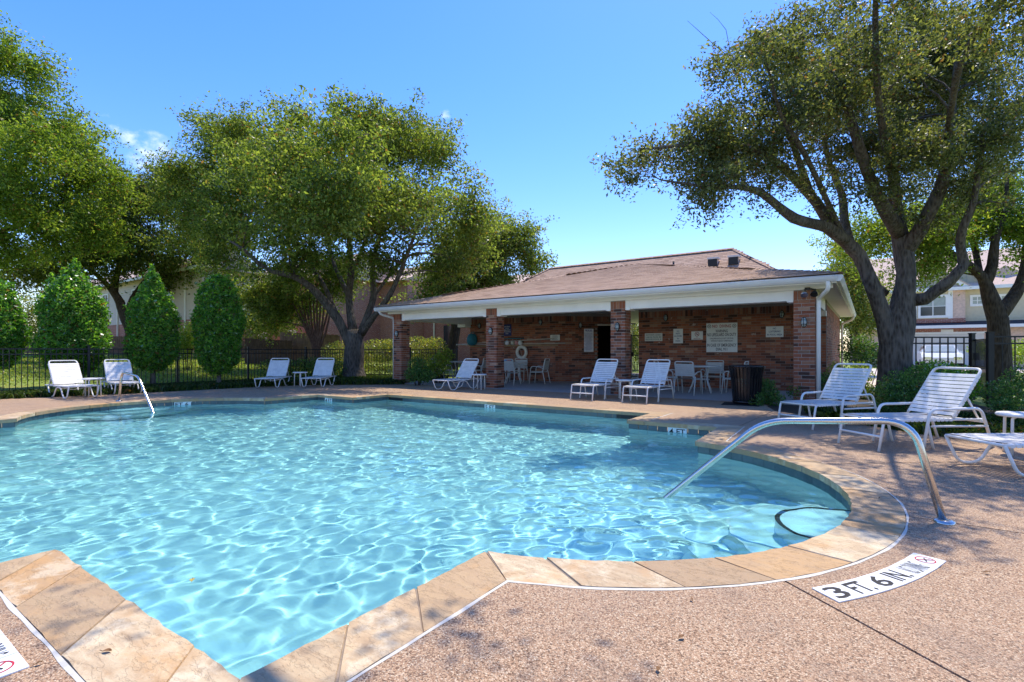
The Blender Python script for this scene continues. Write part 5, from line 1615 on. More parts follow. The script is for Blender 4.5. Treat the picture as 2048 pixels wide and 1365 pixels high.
tree('live_oak_tree', 'large live oak with split trunk right of the pavilion', b, limbs, blobs, 2600, 64, .074, MAT['live'], MAT['bark'], 'big shade trees round the pool', .165, 21, 460, br0=.03, gapf=2.4, sprig=1.15)

# second tree on the right behind the fence
z = 15.5
b = drop(at_depth(2003, 700, z))
limbs = [([b] + L_(z, [(2003, 760), (1998, 700), (1995, 640), (1978, 590), (1965, 555), (1930, 525), (1890, 500), (1850, 470)], 0)[0], [0.374, 0.306, 0.286, 0.245, 0.190, 0.150, 0.116, 0.082, 0.034]),
         L_(z, [(1990, 640), (2030, 590), (2050, 545), (2060, 480), (2080, 400)], [0.218, 0.177, 0.150, 0.109, 0.041]), L_(z, [(1970, 570), (1985, 530), (1990, 480), (2010, 420), (2015, 340)], [0.150, 0.136, 0.109, 0.075, 0.027]), L_(z, [(1960, 552), (1950, 500, .6), (1930, 440, 1), (1900, 400, 1.2)], [0.102, 0.082, 0.054, 0.020])]
blobs = px_blobs([(1850, 480, 70, 45), (1920, 455, 85, 48, .5), (2010, 420, 80, 75, .5), (1780, 470, 70, 60, 1.5), (1700, 500, 60, 42, 2), (2060, 480, 60, 60, 0), (1840, 540, 60, 30, .5), (1930, 390, 90, 55, 1.2), (1880, 520, 40, 28, 0)], z)
tree('street_tree', 'yellow green tree with dark trunk behind the right-hand fence', b, limbs, blobs, 560, 62, .105, MAT['elm'], MAT['bark_dark'], 'big shade trees round the pool', .30, 33, 110)

# willowy tree beside the right gable of the pavilion
z = 24
b = drop(at_depth(1715, 700, z))
limbs = [([b] + L_(z, [(1715, 690), (1712, 650), (1722, 600), (1715, 540)], 0)[0], [.16, .12, .1, .08, .03]), L_(z, [(1713, 660), (1690, 600), (1680, 550)], [.08, .05, .02]), L_(z, [(1712, 655), (1745, 610), (1760, 570)], [.08, .05, .02])]
blobs = px_blobs([(1700, 560, 42, 42), (1690, 610, 40, 40), (1740, 580, 30, 42), (1690, 500, 30, 22, 0), (1720, 640, 40, 26)], z)
tree('willow_tree', 'small wispy olive tree beside the right end of the pavilion', b, limbs, blobs, 260, 60, .13, MAT['hedge'], MAT['bark'], None, .34, 35, 60, droop=.5)

# tree overhanging from beyond the right edge: only its shade reaches the foreground
b = Vector((5.6, .6, -.1))
limbs = [([b, Vector((5.5, .7, 1.5)), Vector((5.2, .9, 3.0)), Vector((4.4, 1.6, 4.4))], [.34, .27, .24, .18]), ([Vector((4.4, 1.6, 4.4)), Vector((2.6, 2.6, 5.6)), Vector((.6, 3.4, 6.0)), Vector((-1.6, 3.9, 6.1)), Vector((-3.0, 4.1, 6.3))], [.16, .12, .08, .05, .02]), ([Vector((5.0, 1.1, 3.4)), Vector((5.6, 2.8, 5.2)), Vector((5.2, 4.6, 6.2))], [.16, .1, .03])]
blobs = [(Vector((-1.5, 4.35, 6.1)), (.5, .4, .3)), (Vector((-1.0, 4.05, 6.0)), (.35, .3, .25)), (Vector((-2.75, 3.85, 6.3)), (.5, .35, .3)), (Vector((1.5, 4.6, 5.4)), (.6, .5, .4)), (Vector((3.4, 3.9, 5.6)), (1.2, 1.2, .7)), (Vector((5.2, 2.5, 6.2)), (2.0, 2.0, 1.2)), (Vector((2.6, 5.2, 5.6)), (.7, .7, .4))]
tree('overhanging_tree', 'tree beyond the right edge whose branches shade the foreground deck', b, limbs, blobs, 150, 45, .075, MAT['live'], MAT['bark_dark'], None, .22, 41, 60)

# crape myrtle: a fan of reddish stems
z = 23.5
b = drop(at_depth(634, 700, z)); limbs = []
for i, (px, py) in enumerate(((585, 605), (600, 560), (618, 540), (634, 530), (650, 540), (668, 575), (660, 560), (592, 620), (610, 585), (642, 570), (626, 570))):
    limbs.append(([b + Vector((random.uniform(-.12, .12), random.uniform(-.12, .12), 0))] + L_(z, [(634 + (px - 634) * .12, 700), (634 + (px - 634) * .5, 655 + (i % 3) * 6), (634 + (px - 634) * .85, 620 - (i % 2) * 8), (px, py)], 0)[0], [.075, .06, .05, .04, .015]))
blobs = px_blobs([(600, 560, 90, 40), (660, 545, 70, 40), (560, 600, 70, 40), (515, 590, 70, 50, .5), (540, 640, 50, 30, .5), (480, 620, 40, 40, 1), (590, 620, 50, 26, .5)], z)
tree('crape_myrtle', 'crape myrtle with a fan of reddish bare stems left of the oak', b, limbs, blobs, 420, 62, .13, MAT['oak'], MAT['bark_red'], None, .36, 44, 40)

# clipped standard shrubs along the left fence
def topiary(px, label, prof, zc, n_, trunk_py, seed, tips=()):
    rng = np.random.default_rng(seed)
    base_ = drop(at_depth(px, 700, zc)); base_.z = -.03
    t = thing('clipped_shrub', label, 'shrub', base_, 0, 'tall clipped shrubs along the left fence')
    z_lo = at_depth(px, prof[0][0], zc).z
    MB().tube([base_, base_ + Vector((.03, 0, z_lo * .5)), base_ + Vector((0, 0, z_lo + .5))], [.085, .065, .05], 8, True, .08).build('trunk', MAT['bark'], t)
    ys = np.array([p[0] for p in prof], float); rs = np.array([p[1] for p in prof], float) * .80 * zc / F0
    zs = np.array([at_depth(px, y, zc).z for y in ys])
    u = rng.uniform(0, 1, n_) ** .92
    zz = zs[0] + (zs[-1] - zs[0]) * u
    rr = np.interp(zz, zs, rs)
    lump = 1 + .07 * np.sin(zz * 5 + seed) 
    a = rng.uniform(0, 2 * PI, n_)
    lump = lump + .06 * np.sin(a * 5 + zz * 4) + .05 * np.sin(a * 9 - zz * 7)
    q = rr * lump * np.clip(1.03 - np.abs(rng.normal(0, .16, n_)), .3, 1.1) + rng.normal(0, .035, n_)
    C = np.stack([base_.x + q * np.cos(a), base_.y + q * np.sin(a), zz + rng.normal(0, .05, n_)], 1)
    for q_ in range(34):
        zz_ = rng.uniform(zs[0], zs[-1]); a_ = rng.uniform(0, 2 * PI); r_ = float(np.interp(zz_, zs, rs)) * .95
        st_ = np.array((base_.x + r_ * math.cos(a_), base_.y + r_ * math.sin(a_), zz_)); dv_ = np.array((math.cos(a_) * .6, math.sin(a_) * .6, rng.uniform(.2, 1.0))) * rng.uniform(.12, .34)
        C = np.concatenate([C, st_ + dv_ * rng.uniform(0, 1, (16, 1)) + rng.normal(0, .03, (16, 3))])
    for (tx_, ty_) in tips:
        tp = at_depth(tx_, ty_, zc); k = 260
        f = rng.uniform(0, 1, (k, 1)); lo = np.array(tp) - np.array((0, 0, .75))
        C = np.concatenate([C, lo + (np.array(tp) - lo) * f + rng.normal(0, 1, (k, 3)) * .13 * (1.15 - f)])
    link_mesh('crown', leaf_mesh('crown', C - np.array(org(t)), len(C), .105, MAT['topiary'], .5, .2, rng=rng), t)
    core = MB().lathe([(max(.01, r * .66), zz_ - base_.z) for r, zz_ in zip(rs, zs)], (0, 0, 0), 14)
    core.build('inner_twigs', MAT['mondo'], t, False)
topiary(-8, 'leftmost clipped shrub cut off by the picture edge', [(735, 24), (715, 42), (680, 56), (640, 54), (605, 40), (575, 18), (565, 4)], 14.2, 13000, 790, 51)
topiary(147, 'broad clipped shrub behind the far left lounger', [(752, 22), (730, 52), (690, 68), (640, 67), (600, 55), (570, 36), (550, 14), (538, 4)], 14.8, 17000, 770, 52, [(148, 522), (104, 548)])
topiary(306, 'pointed clipped shrub in the middle of the three', [(738, 22), (720, 42), (690, 52), (650, 52), (610, 40), (580, 24), (560, 11), (548, 4)], 15.6, 15000, 768, 53, [(303, 532)])
topiary(437, 'dark round-topped clipped shrub right of the middle one', [(745, 16), (725, 38), (690, 50), (640, 52), (600, 47), (575, 33), (560, 18), (554, 5)], 16.4, 16000, 768, 54)

# shrubs
def shrub(name, label, blobs, n_, L, m, seed, stems=10, group=None, sig=.05, shell=.5, up=.4, ground=None):
    rng = np.random.default_rng(seed); random.seed(seed)
    c0 = sum((Vector(b[0]) for b in blobs), Vector((0, 0, 0))) / len(blobs)
    gz = rise(c0.x, c0.y) - .03 if ground is None else ground
    t = thing(name, label, 'shrub', (c0.x, c0.y, gz), 0, group)
    P, D = blob_points(blobs, n_, rng, shell)
    P[:, 2] = np.maximum(P[:, 2], gz + .03)
    link_mesh('foliage', leaf_mesh('foliage', P - np.array(org(t)), n_, L, m, .5, up, rng=rng), t)
    mb = MB()
    for i in range(stems):
        e = Vector(P[int(rng.integers(n_))]); s_ = Vector((c0.x + (e.x - c0.x) * .3, c0.y + (e.y - c0.y) * .3, gz))
        mb.tube([s_, s_.lerp(e, .5) + Vector((0, 0, .08)), e], [.014, .010, .004], 5, False)
    mb.build('stems', MAT['bark_dark'], t)
    return t
def PB(lst, zc): return px_blobs(lst, zc)
shrub('nandina_bush', 'low leafy bush beside the trash can', PB([(1528, 788, 30, 24), (1548, 798, 22, 18, -.2), (1512, 800, 18, 16, -.3), (1530, 768, 22, 12, .2)], 10.9), 2600, .05, MAT['nandina'], 61)
shrub('nandina_bush', 'feathery bush at the foot of the right column', PB([(1625, 770, 30, 26), (1600, 785, 26, 20, -.3), (1650, 765, 22, 22, .2)], 11.3), 2600, .05, MAT['nandina'], 62)
shrub('lime_bush', 'sunlit yellow green bush behind the lounger by the right tree', PB([(1675, 748, 22, 26), (1720, 755, 24, 34, .2), (1735, 785, 16, 20, 0)], 12.2), 2400, .055, MAT['lime'], 63)
shrub('dark_bush', 'dark rounded bush right of the pavilion side wall', PB([(1715, 700, 36, 34), (1745, 712, 26, 26, .5)], 15.0), 3600, .07, MAT['nandina'], 64)
shrub('nandina_bush', 'dense dark bush in front of the right tree trunk', PB([(1800, 790, 42, 50), (1775, 800, 32, 36, -.2), (1830, 765, 34, 34, .2), (1840, 800, 34, 34, 0)], 9.9), 7500, .052, MAT['nandina'], 65, 16)
shrub('glossy_bush', 'glossy sunlit bush left of the gate', PB([(1870, 752, 52, 34), (1912, 756, 42, 28, .2), (1900, 790, 40, 34, -.2), (1940, 775, 24, 24, .2)], 10.6), 6500, .055, MAT['topiary'], 66, 16)
shrub('nandina_bush', 'airy bush in front of the right-hand fence', PB([(2005, 790, 34, 34), (2040, 770, 30, 40, .2), (2020, 815, 40, 24, -.3)], 9.3), 4200, .048, MAT['nandina'], 67, 14)
shrub('clipped_hedge', 'long clipped sunlit hedge behind the first column', PB([(690, 705, 50, 24), (760, 702, 50, 24, .2), (830, 698, 48, 26, .3), (870, 695, 26, 22, .4), (785, 690, 30, 14, .2), (730, 730, 80, 22, .2), (840, 725, 50, 24, .2)], 23.5), 15000, .085, MAT['hedge'], 68, 12, None, .05, .3)
shrub('lime_bush', 'bright lime bush against the pavilion left wall', PB([(890, 712, 22, 16), (875, 730, 30, 22, -.3), (850, 745, 26, 20, -.6)], 18.3), 3000, .075, MAT['lime'], 69)
shrub('dark_bush', 'shaded bush beside the first column', PB([(835, 735, 22, 22), (850, 752, 26, 14, -.2), (822, 752, 16, 14, -.4)], 16.9), 2400, .065, MAT['nandina'], 70)
shrub('lime_bush', 'bright yellow green bush between the clipped shrubs', PB([(378, 672, 24, 30), (370, 695, 26, 24, 0)], 22), 2600, .1, MAT['lime'], 71)
shrub('dark_bush', 'shady undergrowth left of the oak trunk', PB([(560, 735, 50, 18), (620, 735, 50, 22, .2), (660, 740, 36, 24, .3)], 19.8), 5200, .08, MAT['nandina'], 72)
shrub('dark_bush', 'dusty far-off bush behind the leftmost shrubs', PB([(70, 620, 40, 46), (40, 660, 40, 40), (90, 670, 26, 34)], 40), 4200, .2, MAT['hedge'], 73)
shrub('dark_bush', 'leafy growth behind the plank fence near the crape myrtle', PB([(520, 655, 40, 34), (490, 640, 26, 30, .5), (560, 650, 34, 24, .5)], 30), 3600, .15, MAT['oak_dark'], 74)
shrub('roadside_hedge', 'green hedge beyond the right-hand gate', PB([(1990, 700, 50, 22), (2050, 705, 50, 30, 1)], 24), 4200, .1, MAT['lime'], 75)
shrub('roadside_hedge', 'green growth seen through the gap beside the third column', PB([(1268, 660, 18, 50), (1275, 690, 18, 40, 1)], 30), 3600, .12, MAT['hedge'], 76)

# ground cover and lawn blades
def blades(name, label, pts, L, m, kind_cat, rng, lean=.5, wid=.012):
    n_ = len(pts)
    a = rng.uniform(0, 2 * PI, n_); ln = L * rng.uniform(.5, 1.3, n_)
    d = np.stack([np.cos(a), np.sin(a), np.zeros(n_)], 1); w_ = np.stack([-np.sin(a), np.cos(a), np.zeros(n_)], 1) * wid
    le = rng.uniform(.2, 1, (n_, 1)) * lean
    mid = pts + d * (ln[:, None] * le * .35) + np.array((0, 0, 1)) * ln[:, None] * .62
    tip = pts + d * (ln[:, None] * le) + np.array((0, 0, 1)) * ln[:, None] * (.95 - .35 * le)
    V = np.stack([pts - w_, pts + w_, mid + w_ * .8, tip, mid - w_ * .8], 1).reshape(-1, 3)
    Fc = np.arange(n_ * 5).reshape(-1, 5)
    o = link_mesh(name, np_mesh(name, V, Fc, m)); return tag(o, label, kind_cat, kind='stuff')
def scatter(poly, n_, rng, z=-.015):
    P = np.array([(p[0], p[1]) for p in poly]); lo, hi = P.min(0), P.max(0)
    X = rng.uniform(lo[0], hi[0], n_ * 3); Y = rng.uniform(lo[1], hi[1], n_ * 3)
    k = inside_np(X, Y, [tuple(p) for p in P]); X, Y = X[k][:n_], Y[k][:n_]
    return np.stack([X, Y, np.full(len(X), z)], 1)
rg = np.random.default_rng(77)
blades('mondo_grass', 'dark tufted ground cover between deck and left fence', scatter([(-13.1, 12.3), (-12.75, 12.0), (-14.1, 10.85), (-15.2, 10.0), (-15.6, 8.6), (-15.75, 7.0), (-16.0, 4.8), (-16.55, 3.0), (-17.2, 0), (-17.9, 0), (-17.9, 14), (-14.0, 15.6), (-14.0, 12.4)], 42000, rg), .17, MAT['mondo'], 'ground cover', rg, .8, .010)
blades('mondo_grass', 'grassy ground cover beside the right deck edge', scatter([(9, 5.3), (2.6, 7.7), (.6, 8.8), (-.55, 9.9), (-1.0, 10.8), (1.2, 11.5), (3.2, 9.6), (9, 7.5)], 26000, rg), .16, MAT['mondo'], 'ground cover', rg, .8, .008)
lp_ = scatter([(-18.2, -4), (-18.2, 13), (-22, 20), (-34, 20), (-34, -6)], 60000, rg)
lp_[:, 2] = -.03 + np.clip(.055 * (-18.6 - lp_[:, 0]), 0, 1)
blades('lawn_blades', 'sunlit mown grass beyond the left fence', lp_, .09, MAT['blade'], 'grass', rg, .9, .016)

# ------------------------------------------------------------------ houses
def house_window(parent, x0, x1, z0, z1, Y, glass='glass_dark', blind=0, cols_=2, m='white_paint', fr=.09):
    """a framed window on a facade facing -Y"""
    w = MB()
    for a, b, c, d in ((x0 - fr, x1 + fr, z1, z1 + fr), (x0 - fr, x1 + fr, z0 - fr * 1.2, z0), (x0 - fr, x0, z0, z1), (x1, x1 + fr, z0, z1)): w.bbox((a, Y - .06, c), (b, Y + .02, d))
    o = w.build('window', MAT[m], parent)
    MB().bbox((x0, Y - .012, z0), (x1, Y + .01, z1)).build('pane', MAT[glass], o)
    if blind: MB().bbox((x0, Y - .02, z1 - (z1 - z0) * blind), (x1, Y - .014, z1)).build('blind', MAT['blind_pale'], o)
    mu = MB()
    for i in range(1, cols_):
        x = x0 + (x1 - x0) * i / cols_; mu.bbox((x - .025, Y - .045, z0), (x + .025, Y - .013, z1))
    mu.bbox((x0, Y - .04, (z0 + z1) / 2 - .02), (x1, Y - .013, (z0 + z1) / 2 + .02))
    mu.build('glazing_bar', MAT[m], o)
    return o
def siding(parent, x0, x1, z0, z1, Y, m, hb=.17):
    k = int((z1 - z0) / hb); me = MB().add([(x0, Y, 0), (x1, Y, 0), (x1, Y - .022, 0), (x0, Y - .022, 0), (x0, Y, hb), (x1, Y, hb), (x1, Y - .004, hb), (x0, Y - .004, hb)], [(0, 3, 2, 1), (3, 7, 6, 2), (4, 5, 6, 7), (0, 4, 7, 3), (1, 2, 6, 5)]).mesh('siding_board', MAT[m], org(parent))
    for i in range(k): link_mesh('siding_board', me, parent, (0, 0, z0 + i * hb))
# left townhouse: lapped siding over brick, facing the pool court
HY_ = 14.0
def hx_(px): return at_Y(px, 700, HY_).x
HG = 1.0
t = thing('townhouse', 'pinkish siding townhouse over brick behind the clipped shrubs', 'house', (-38, HY_, 0))
xa, xb = -62.0, -31.5
MB().bbox((xa, HY_ + .03, HG - 1.1), (xb, HY_ + 3.2, 3.0)).build('brick_storey', MAT['far_brick_red'], t)
MB().bbox((xa, HY_ + .028, 3.0), (xb, HY_ + 3.2, 6.0)).build('upper_wall', MAT['siding_pink'], t)
siding(t, xa, xb, 3.0, 6.0, HY_ + .024, 'siding_pink')
for xx in (-47.0, -41.5, -36.5):
    house_window(t, xx, xx + .95, 3.75, 5.25, HY_, cols_=2)
    house_window(t, xx, xx + .9, 1.1, 2.4, HY_ + .02, blind=.9, cols_=1, m='siding_pink')
for xx in (-44.2, -38.9, -33.6): MB().bbox((xx, HY_ - .08, .6), (xx + .09, HY_ - .01, 6.0)).build('downspout', MAT['white_paint'], t)
rf = MB().extrude_poly([(xa - .4, HY_ - .5, 5.9), (xa - .4, HY_ + 1.5, 7.2), (xa - .4, HY_ + 3.6, 5.9)], (xb - xa + .8, 0, 0)).build('roof', MAT['tan_roof'], t); fix_normals(rf.data)
MB().bbox((xa - .4, HY_ - .56, 5.78), (xb + .4, HY_ - .5, 5.95)).build('fascia', MAT['white_paint'], t)
# orange brick apartment block behind the oak
AY = 25.5
def A(px, py): return at_Y(px, py, AY)
ax0, ax1 = at_Y(600, 700, AY).x, at_Y(935, 700, AY).x
t = thing('apartment_block', 'orange brick building behind the oak and hedge, coloured as if sunlit', 'house', ((ax0 + ax1) / 2, AY, 0))
bxm = at_Y(815, 700, AY).x
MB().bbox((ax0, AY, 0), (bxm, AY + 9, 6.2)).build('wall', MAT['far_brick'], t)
MB().bbox((bxm + .002, AY + 1.6, 0), (ax1 + 3, AY + 9.01, 5.2)).build('wing_wall', MAT['far_brick_red'], t)
w0, w1 = A(648, 655), A(672, 690)
house_window(t, w0.x, w1.x, w1.z, w0.z, AY, 'blind_pale', 0, 2, 'siding_tan', .06)
q = A(868, 640); MB().bbox((q.x - .5, AY + 1.5, 1.2), (q.x + .35, AY + 1.595, 2.9)).build('window', MAT['glass_dark'], t)
for px in (838, 880):
    q = A(px, 700); MB().tube(arc_path([(q.x + .35, AY + 1.3, 3.55), (q.x, AY + 1.5, 3.2), (q.x, AY + 1.5, .2)], .2), .06, 8).build('downspout', MAT['white_paint'], t)
rf = MB().extrude_poly([(ax0 - .5, AY - .5, 6.1), (ax0 - .5, AY + 4.5, 8.0), (ax0 - .5, AY + 9.5, 6.1)], (bxm - ax0 + .6, 0, 0)).build('roof', MAT['tan_roof'], t); fix_normals(rf.data)
rf = MB().extrude_poly([(bxm + .1, AY + 1.1, 5.1), (bxm + .1, AY + 5, 6.6), (bxm + .1, AY + 9.4, 5.1)], (ax1 + 3.4 - bxm, 0, 0)).build('roof', MAT['tan_roof'], t); fix_normals(rf.data)
# siding block between them
q0, q1 = at_Y(470, 640, 21.0), at_Y(655, 640, 21.0)
t = thing('townhouse', 'brick house wall glimpsed behind the crape myrtle', 'house', ((q0.x + q1.x) / 2, 21.0, 0))
MB().bbox((q0.x, 21.03, 0), (q1.x, 28, 3.1)).build('brick_storey', MAT['far_brick_red'], t)
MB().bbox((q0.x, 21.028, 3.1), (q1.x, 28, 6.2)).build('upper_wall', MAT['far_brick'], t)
for f in (.3, .62): house_window(t, q0.x + (q1.x - q0.x) * f, q0.x + (q1.x - q0.x) * f + .9, 1.3, 2.5, 21.02, cols_=1, blind=.5)
house_window(t, q1.x - 1.6, q1.x - .7, 3.9, 5.3, 21.0)
rf = MB().extrude_poly([(q0.x - .4, 20.5, 6.1), (q0.x - .4, 24.5, 8.3), (q0.x - .4, 28.5, 6.1)], (q1.x - q0.x + .8, 0, 0)).build('roof', MAT['tan_roof'], t); fix_normals(rf.data)

# right-hand house with garage
GY = 45.8
def B(px, py): return at_Y(px, py, GY)
t = thing('garage_house', 'tan sided two storey house with garage beyond the right fence', 'house', (6, GY, 0))
gx0, gx1 = B(1700, 700).x, B(2120, 700).x
zG = B(1900, 668).z; z1f = B(1900, 652).z; z2 = B(1900, 588).z
MB().bbox((gx0, GY + .05, 0), (gx1, GY + 10, z1f)).build('ground_storey', MAT['peach_brick'], t)
MB().bbox((gx0, GY + .35, z1f), (gx1, GY + 10, z2 + .3)).build('upper_wall', MAT['siding_tan'], t)
siding(t, B(1925, 0).x, gx1, z1f + .45, z2 + .2, GY + .345, 'siding_tan', .19)
c0, c1 = B(1824, 0).x, B(1925, 0).x
MB().bbox((c0, GY + .02, z1f + .5), (B(1898, 0).x, GY + .345, z2 + .25)).build('bay_wall', MAT['siding_tan'], t)
MB().bbox((B(1900, 0).x, GY + .05, z1f + .45), (B(1931, 0).x, GY + .344, z2 + .25)).build('brick_pier', MAT['peach_brick'], t)
MB().bbox((c0, GY - .02, z1f + .22), (B(1931, 0).x, GY + .33, z1f + .5)).build('brick_band', MAT['far_brick_red'], t)
ga, gb2 = B(1826, 0).x, B(1968, 0).x
MB().bbox((ga, GY - .02, zG + .12), (gb2 + .2, GY + .04, z1f - .15)).build('lintel_band', MAT['far_brick_red'], t)
gd = MB().bbox((ga, GY - .015, 0), (gb2, GY + .045, zG)).build('garage_door', MAT['cream_paint'], t)
for k in range(4): MB().bbox((ga + .05, GY - .035, .05 + k * zG / 4), (gb2 - .05, GY - .016, (k + 1) * zG / 4 - .03)).build('door_panel', MAT['cream_paint'], gd)
MB().bbox((ga, GY - .08, zG), (gb2 + .1, GY - .02, zG + .12)).build('door_trim', MAT['white_paint'], t)
nq = B(1895, 664); MB().bbox((nq.x - .35, GY - .05, nq.z - .1), (nq.x + .3, GY - .021, nq.z + .16)).build('house_number_plate', MAT['white_paint'], t)
pr = MB().extrude_poly([(gx0, GY - .6, z1f - .02), (gx0, GY + .4, z1f + .32), (gx0, GY + .4, z1f - .02)], (gx1 - gx0, 0, 0)).build('porch_roof', MAT['asphalt_roof'], t); fix_normals(pr.data)
MB().bbox((gx0, GY - .68, z1f - .18), (gx1, GY - .6, z1f + .02)).build('fascia', MAT['white_paint'], t)
for px in (1829, 1901, 1980): MB().bbox((B(px, 0).x - .12, GY - .03, z1f + .5 if px < 1950 else 0), (B(px, 0).x + .12, GY + .019, z2 + .25 if px < 1950 else z1f)).build('corner_board', MAT['white_paint'], t)
a_, b2_ = B(1841, 596), B(1891, 631)
house_window(t, a_.x, b2_.x, b2_.z, a_.z, GY, 'glass_dark', .52, 2, fr=.14)
a_, b2_ = B(1947, 594), B(1966, 607); house_window(t, a_.x, b2_.x, b2_.z, a_.z, GY + .33, 'blind_pale', 0, 2, fr=.14)
a_, b2_ = B(2005, 592), B(2021, 606); house_window(t, a_.x, b2_.x, b2_.z, a_.z, GY + .33, 'blind_pale', 0, 2, fr=.14)
MB().bbox((gx0, GY - .35, z2 + .2), (gx1, GY - .27, z2 + .42)).build('eave_fascia', MAT['white_paint'], t)
MB().bbox((gx0, GY - .27, z2 + .26), (gx1, GY + .4, z2 + .30)).build('soffit', MAT['white_paint'], t)
rf = MB().extrude_poly([(gx0, GY - .3, z2 + .42), (gx0, GY + 5.5, z2 + 3.6), (gx0, GY + 11, z2 + .42)], (gx1 - gx0, 0, 0)).build('roof', MAT['tan_roof'], t); fix_normals(rf.data)
def gable(xl, xm, xr_, zt_, Y, m):
    g = MB().extrude_poly([(xl, Y, z2 + .45), (xr_, Y, z2 + .45), (xm, Y, zt_)], (0, .3, 0)).build('gable', MAT[m], t); fix_normals(g.data)
    n_ = 7
    for i in range(1, n_):
        x = xl + (xr_ - xl) * i / n_; zz = z2 + .45 + (zt_ - z2 - .45) * (1 - abs(x - xm) / max(xm - xl, xr_ - xm))
        MB().bbox((x - .03, Y - .03, z2 + .46), (x + .03, Y - .002, max(z2 + .5, zz - .05))).build('batten', MAT[m], g)
    for xe in (xl, xr_):
        d_ = (xe - xm) * .12
        MB().bar((xm, Y - .08, zt_ + .08), (xe + d_, Y - .08, z2 + .40 - .1), .16, .24).build('rake_board', MAT['white_paint'], g)
    r_ = MB().extrude_poly([(xl - .5, Y - .2, z2 + .3), (xm, Y - .2, zt_ + .22), (xr_ + .5, Y - .2, z2 + .3), (xr_ + .5, Y - .2, z2 + .22), (xm, Y - .2, zt_ + .12), (xl - .5, Y - .2, z2 + .22)], (0, 5, 0)).build('gable_roof', MAT['tan_roof'], t); fix_normals(r_.data)
gable(B(1815, 0).x, B(1873, 0).x, B(1930, 0).x, B(0, 556).z if False else z2 + 1.6, GY - .1, 'siding_sage')
gable(B(1890, 0).x, B(1928, 0).x, B(1972, 0).x, z2 + 2.1, GY + .2, 'siding_sage')
dq = B(2017, 562)
dm_ = MB().bbox((dq.x - .7, GY + 1.2, dq.z - .8), (dq.x + .7, GY + 3, dq.z + .55)).build('dormer', MAT['siding_tan'], t)
house_window(t, dq.x - .42, dq.x + .42, dq.z - .45, dq.z + .35, GY + 1.2, 'blind_pale', 0, 2, fr=.12)
rf = MB().extrude_poly([(dq.x - .95, GY + 1.0, dq.z + .45), (dq.x, GY + 1.0, dq.z + 1.15), (dq.x + .95, GY + 1.0, dq.z + .45)], (0, 3, 0)).build('dormer_roof', MAT['tan_roof'], t); fix_normals(rf.data)
# driveway and parked car
o = MB().add([(p.x, p.y, -.02) for p in (gp(1800, 745), gp(2300, 745), B(2200, 0), B(1760, 0))], [(0, 1, 2, 3)]).build('driveway', MAT['drive_concrete']); 
for v_ in o.data.vertices: v_.co.z = -.02
tag(o, 'sunlit concrete driveway before the right-hand house', 'driveway', kind='structure')
ccp = at_depth(1876, 715, 30)
car = thing('parked_car', 'white car parked before the garage, half hidden by bushes', 'car', (ccp.x, ccp.y, 0), .0)
prof = [(-2.1, .45), (-2.15, .75), (-1.9, .95), (-1.25, 1.02), (-.75, 1.45), (.75, 1.50), (1.45, 1.42), (1.95, 1.0), (2.1, .9), (2.12, .45)]
# seen end-on: the car's length runs away from the viewer
def car_sec(hw, top):
    return None
body = MB().extrude_poly([(-.9, y, z_) for y, z_ in prof[:4] + prof[7:]], (1.8, 0, 0)).build('body', MAT['car_white'], car, False); fix_normals(body.data)
gm_ = MB(); V = []
for y, z_, hw in ((-1.25, 1.0, .84), (-.75, 1.44, .68), (.9, 1.46, .68), (1.85, 1.0, .82)): V += [(-hw, y, z_), (hw, y, z_)]
gm_.add(V, [(0, 1, 3, 2), (2, 3, 5, 4), (4, 5, 7, 6), (0, 2, 4, 6), (1, 7, 5, 3)]); cb = gm_.build('cabin', MAT['car_white'], car, False); fix_normals(cb.data)
MB().add([(-.70, -1.20, 1.06), (.70, -1.20, 1.06), (.60, -.80, 1.40), (-.60, -.80, 1.40)], [(0, 1, 2, 3)]).build('windscreen', MAT['lamp_glass'], cb, False).location = (0, -.03, .015)
for s_ in (-1, 1):
    MB().add([(s_ * .80, -.95, 1.06), (s_ * .80, 1.4, 1.06), (s_ * .695, .85, 1.40), (s_ * .695, -.68, 1.40)], [(0, 1, 2, 3)]).build('side_window', MAT['glass_dark'], cb, False).location = (s_ * .012, 0, 0)
    MB().box((s_ * .98, -.85, 1.05), (.18, .1, .14)).build('mirror', MAT['car_white'], car, False)
    MB().box((s_ * .65, -2.13, .72), (.34, .06, .14)).build('headlight', MAT['shinysteel'], car, False)
    for y in (-1.35, 1.35):
        wl = MB().lathe([(.02, -.1), (.30, -.1), (.33, -.06), (.33, .06), (.30, .1), (.02, .1)], (s_ * .83, y, .33), 20, 'X').build('wheel', MAT['rubber'], car, False)
        MB().lathe([(.02, s_ * .105), (.2, s_ * .105)], (s_ * .83, y, .33), 16, 'X').build('rim', MAT['shinysteel'], wl, False)

# ------------------------------------------------------------------ small things
def leaf_thing(label, p, rz, L, m, z=.008):
    o = bpy.data.objects.new('fallen_leaf', None)
    t = thing('fallen_leaf', label, 'leaf', (p.x, p.y, z), rz, 'stray fallen leaves')
    bpy.data.objects.remove(o)
    k = 7; V = []; Fs = []
    for i in range(k):
        f = i / (k - 1); w_ = L * .28 * math.sin(PI * min(1, f * .96 + .02)); zc_ = .004 * math.sin(f * PI) + .001
        V += [(f * L, -w_, zc_ + .12 * w_), (f * L, 0, zc_), (f * L, w_, zc_ + .1 * w_)]
    for i in range(k - 1):
        for j in (0, 1): Fs.append((3 * i + j, 3 * i + j + 1, 3 * i + j + 4, 3 * i + j + 3))
    MB().add(V, Fs, True).build('blade', MAT[m], t, False)
    MB().tube([(-.3 * L, 0, .004), (0, 0, 0), (L * .98, 0, .007)], .0012, 5).build('stalk', MAT['dry_leaf'], t, False)
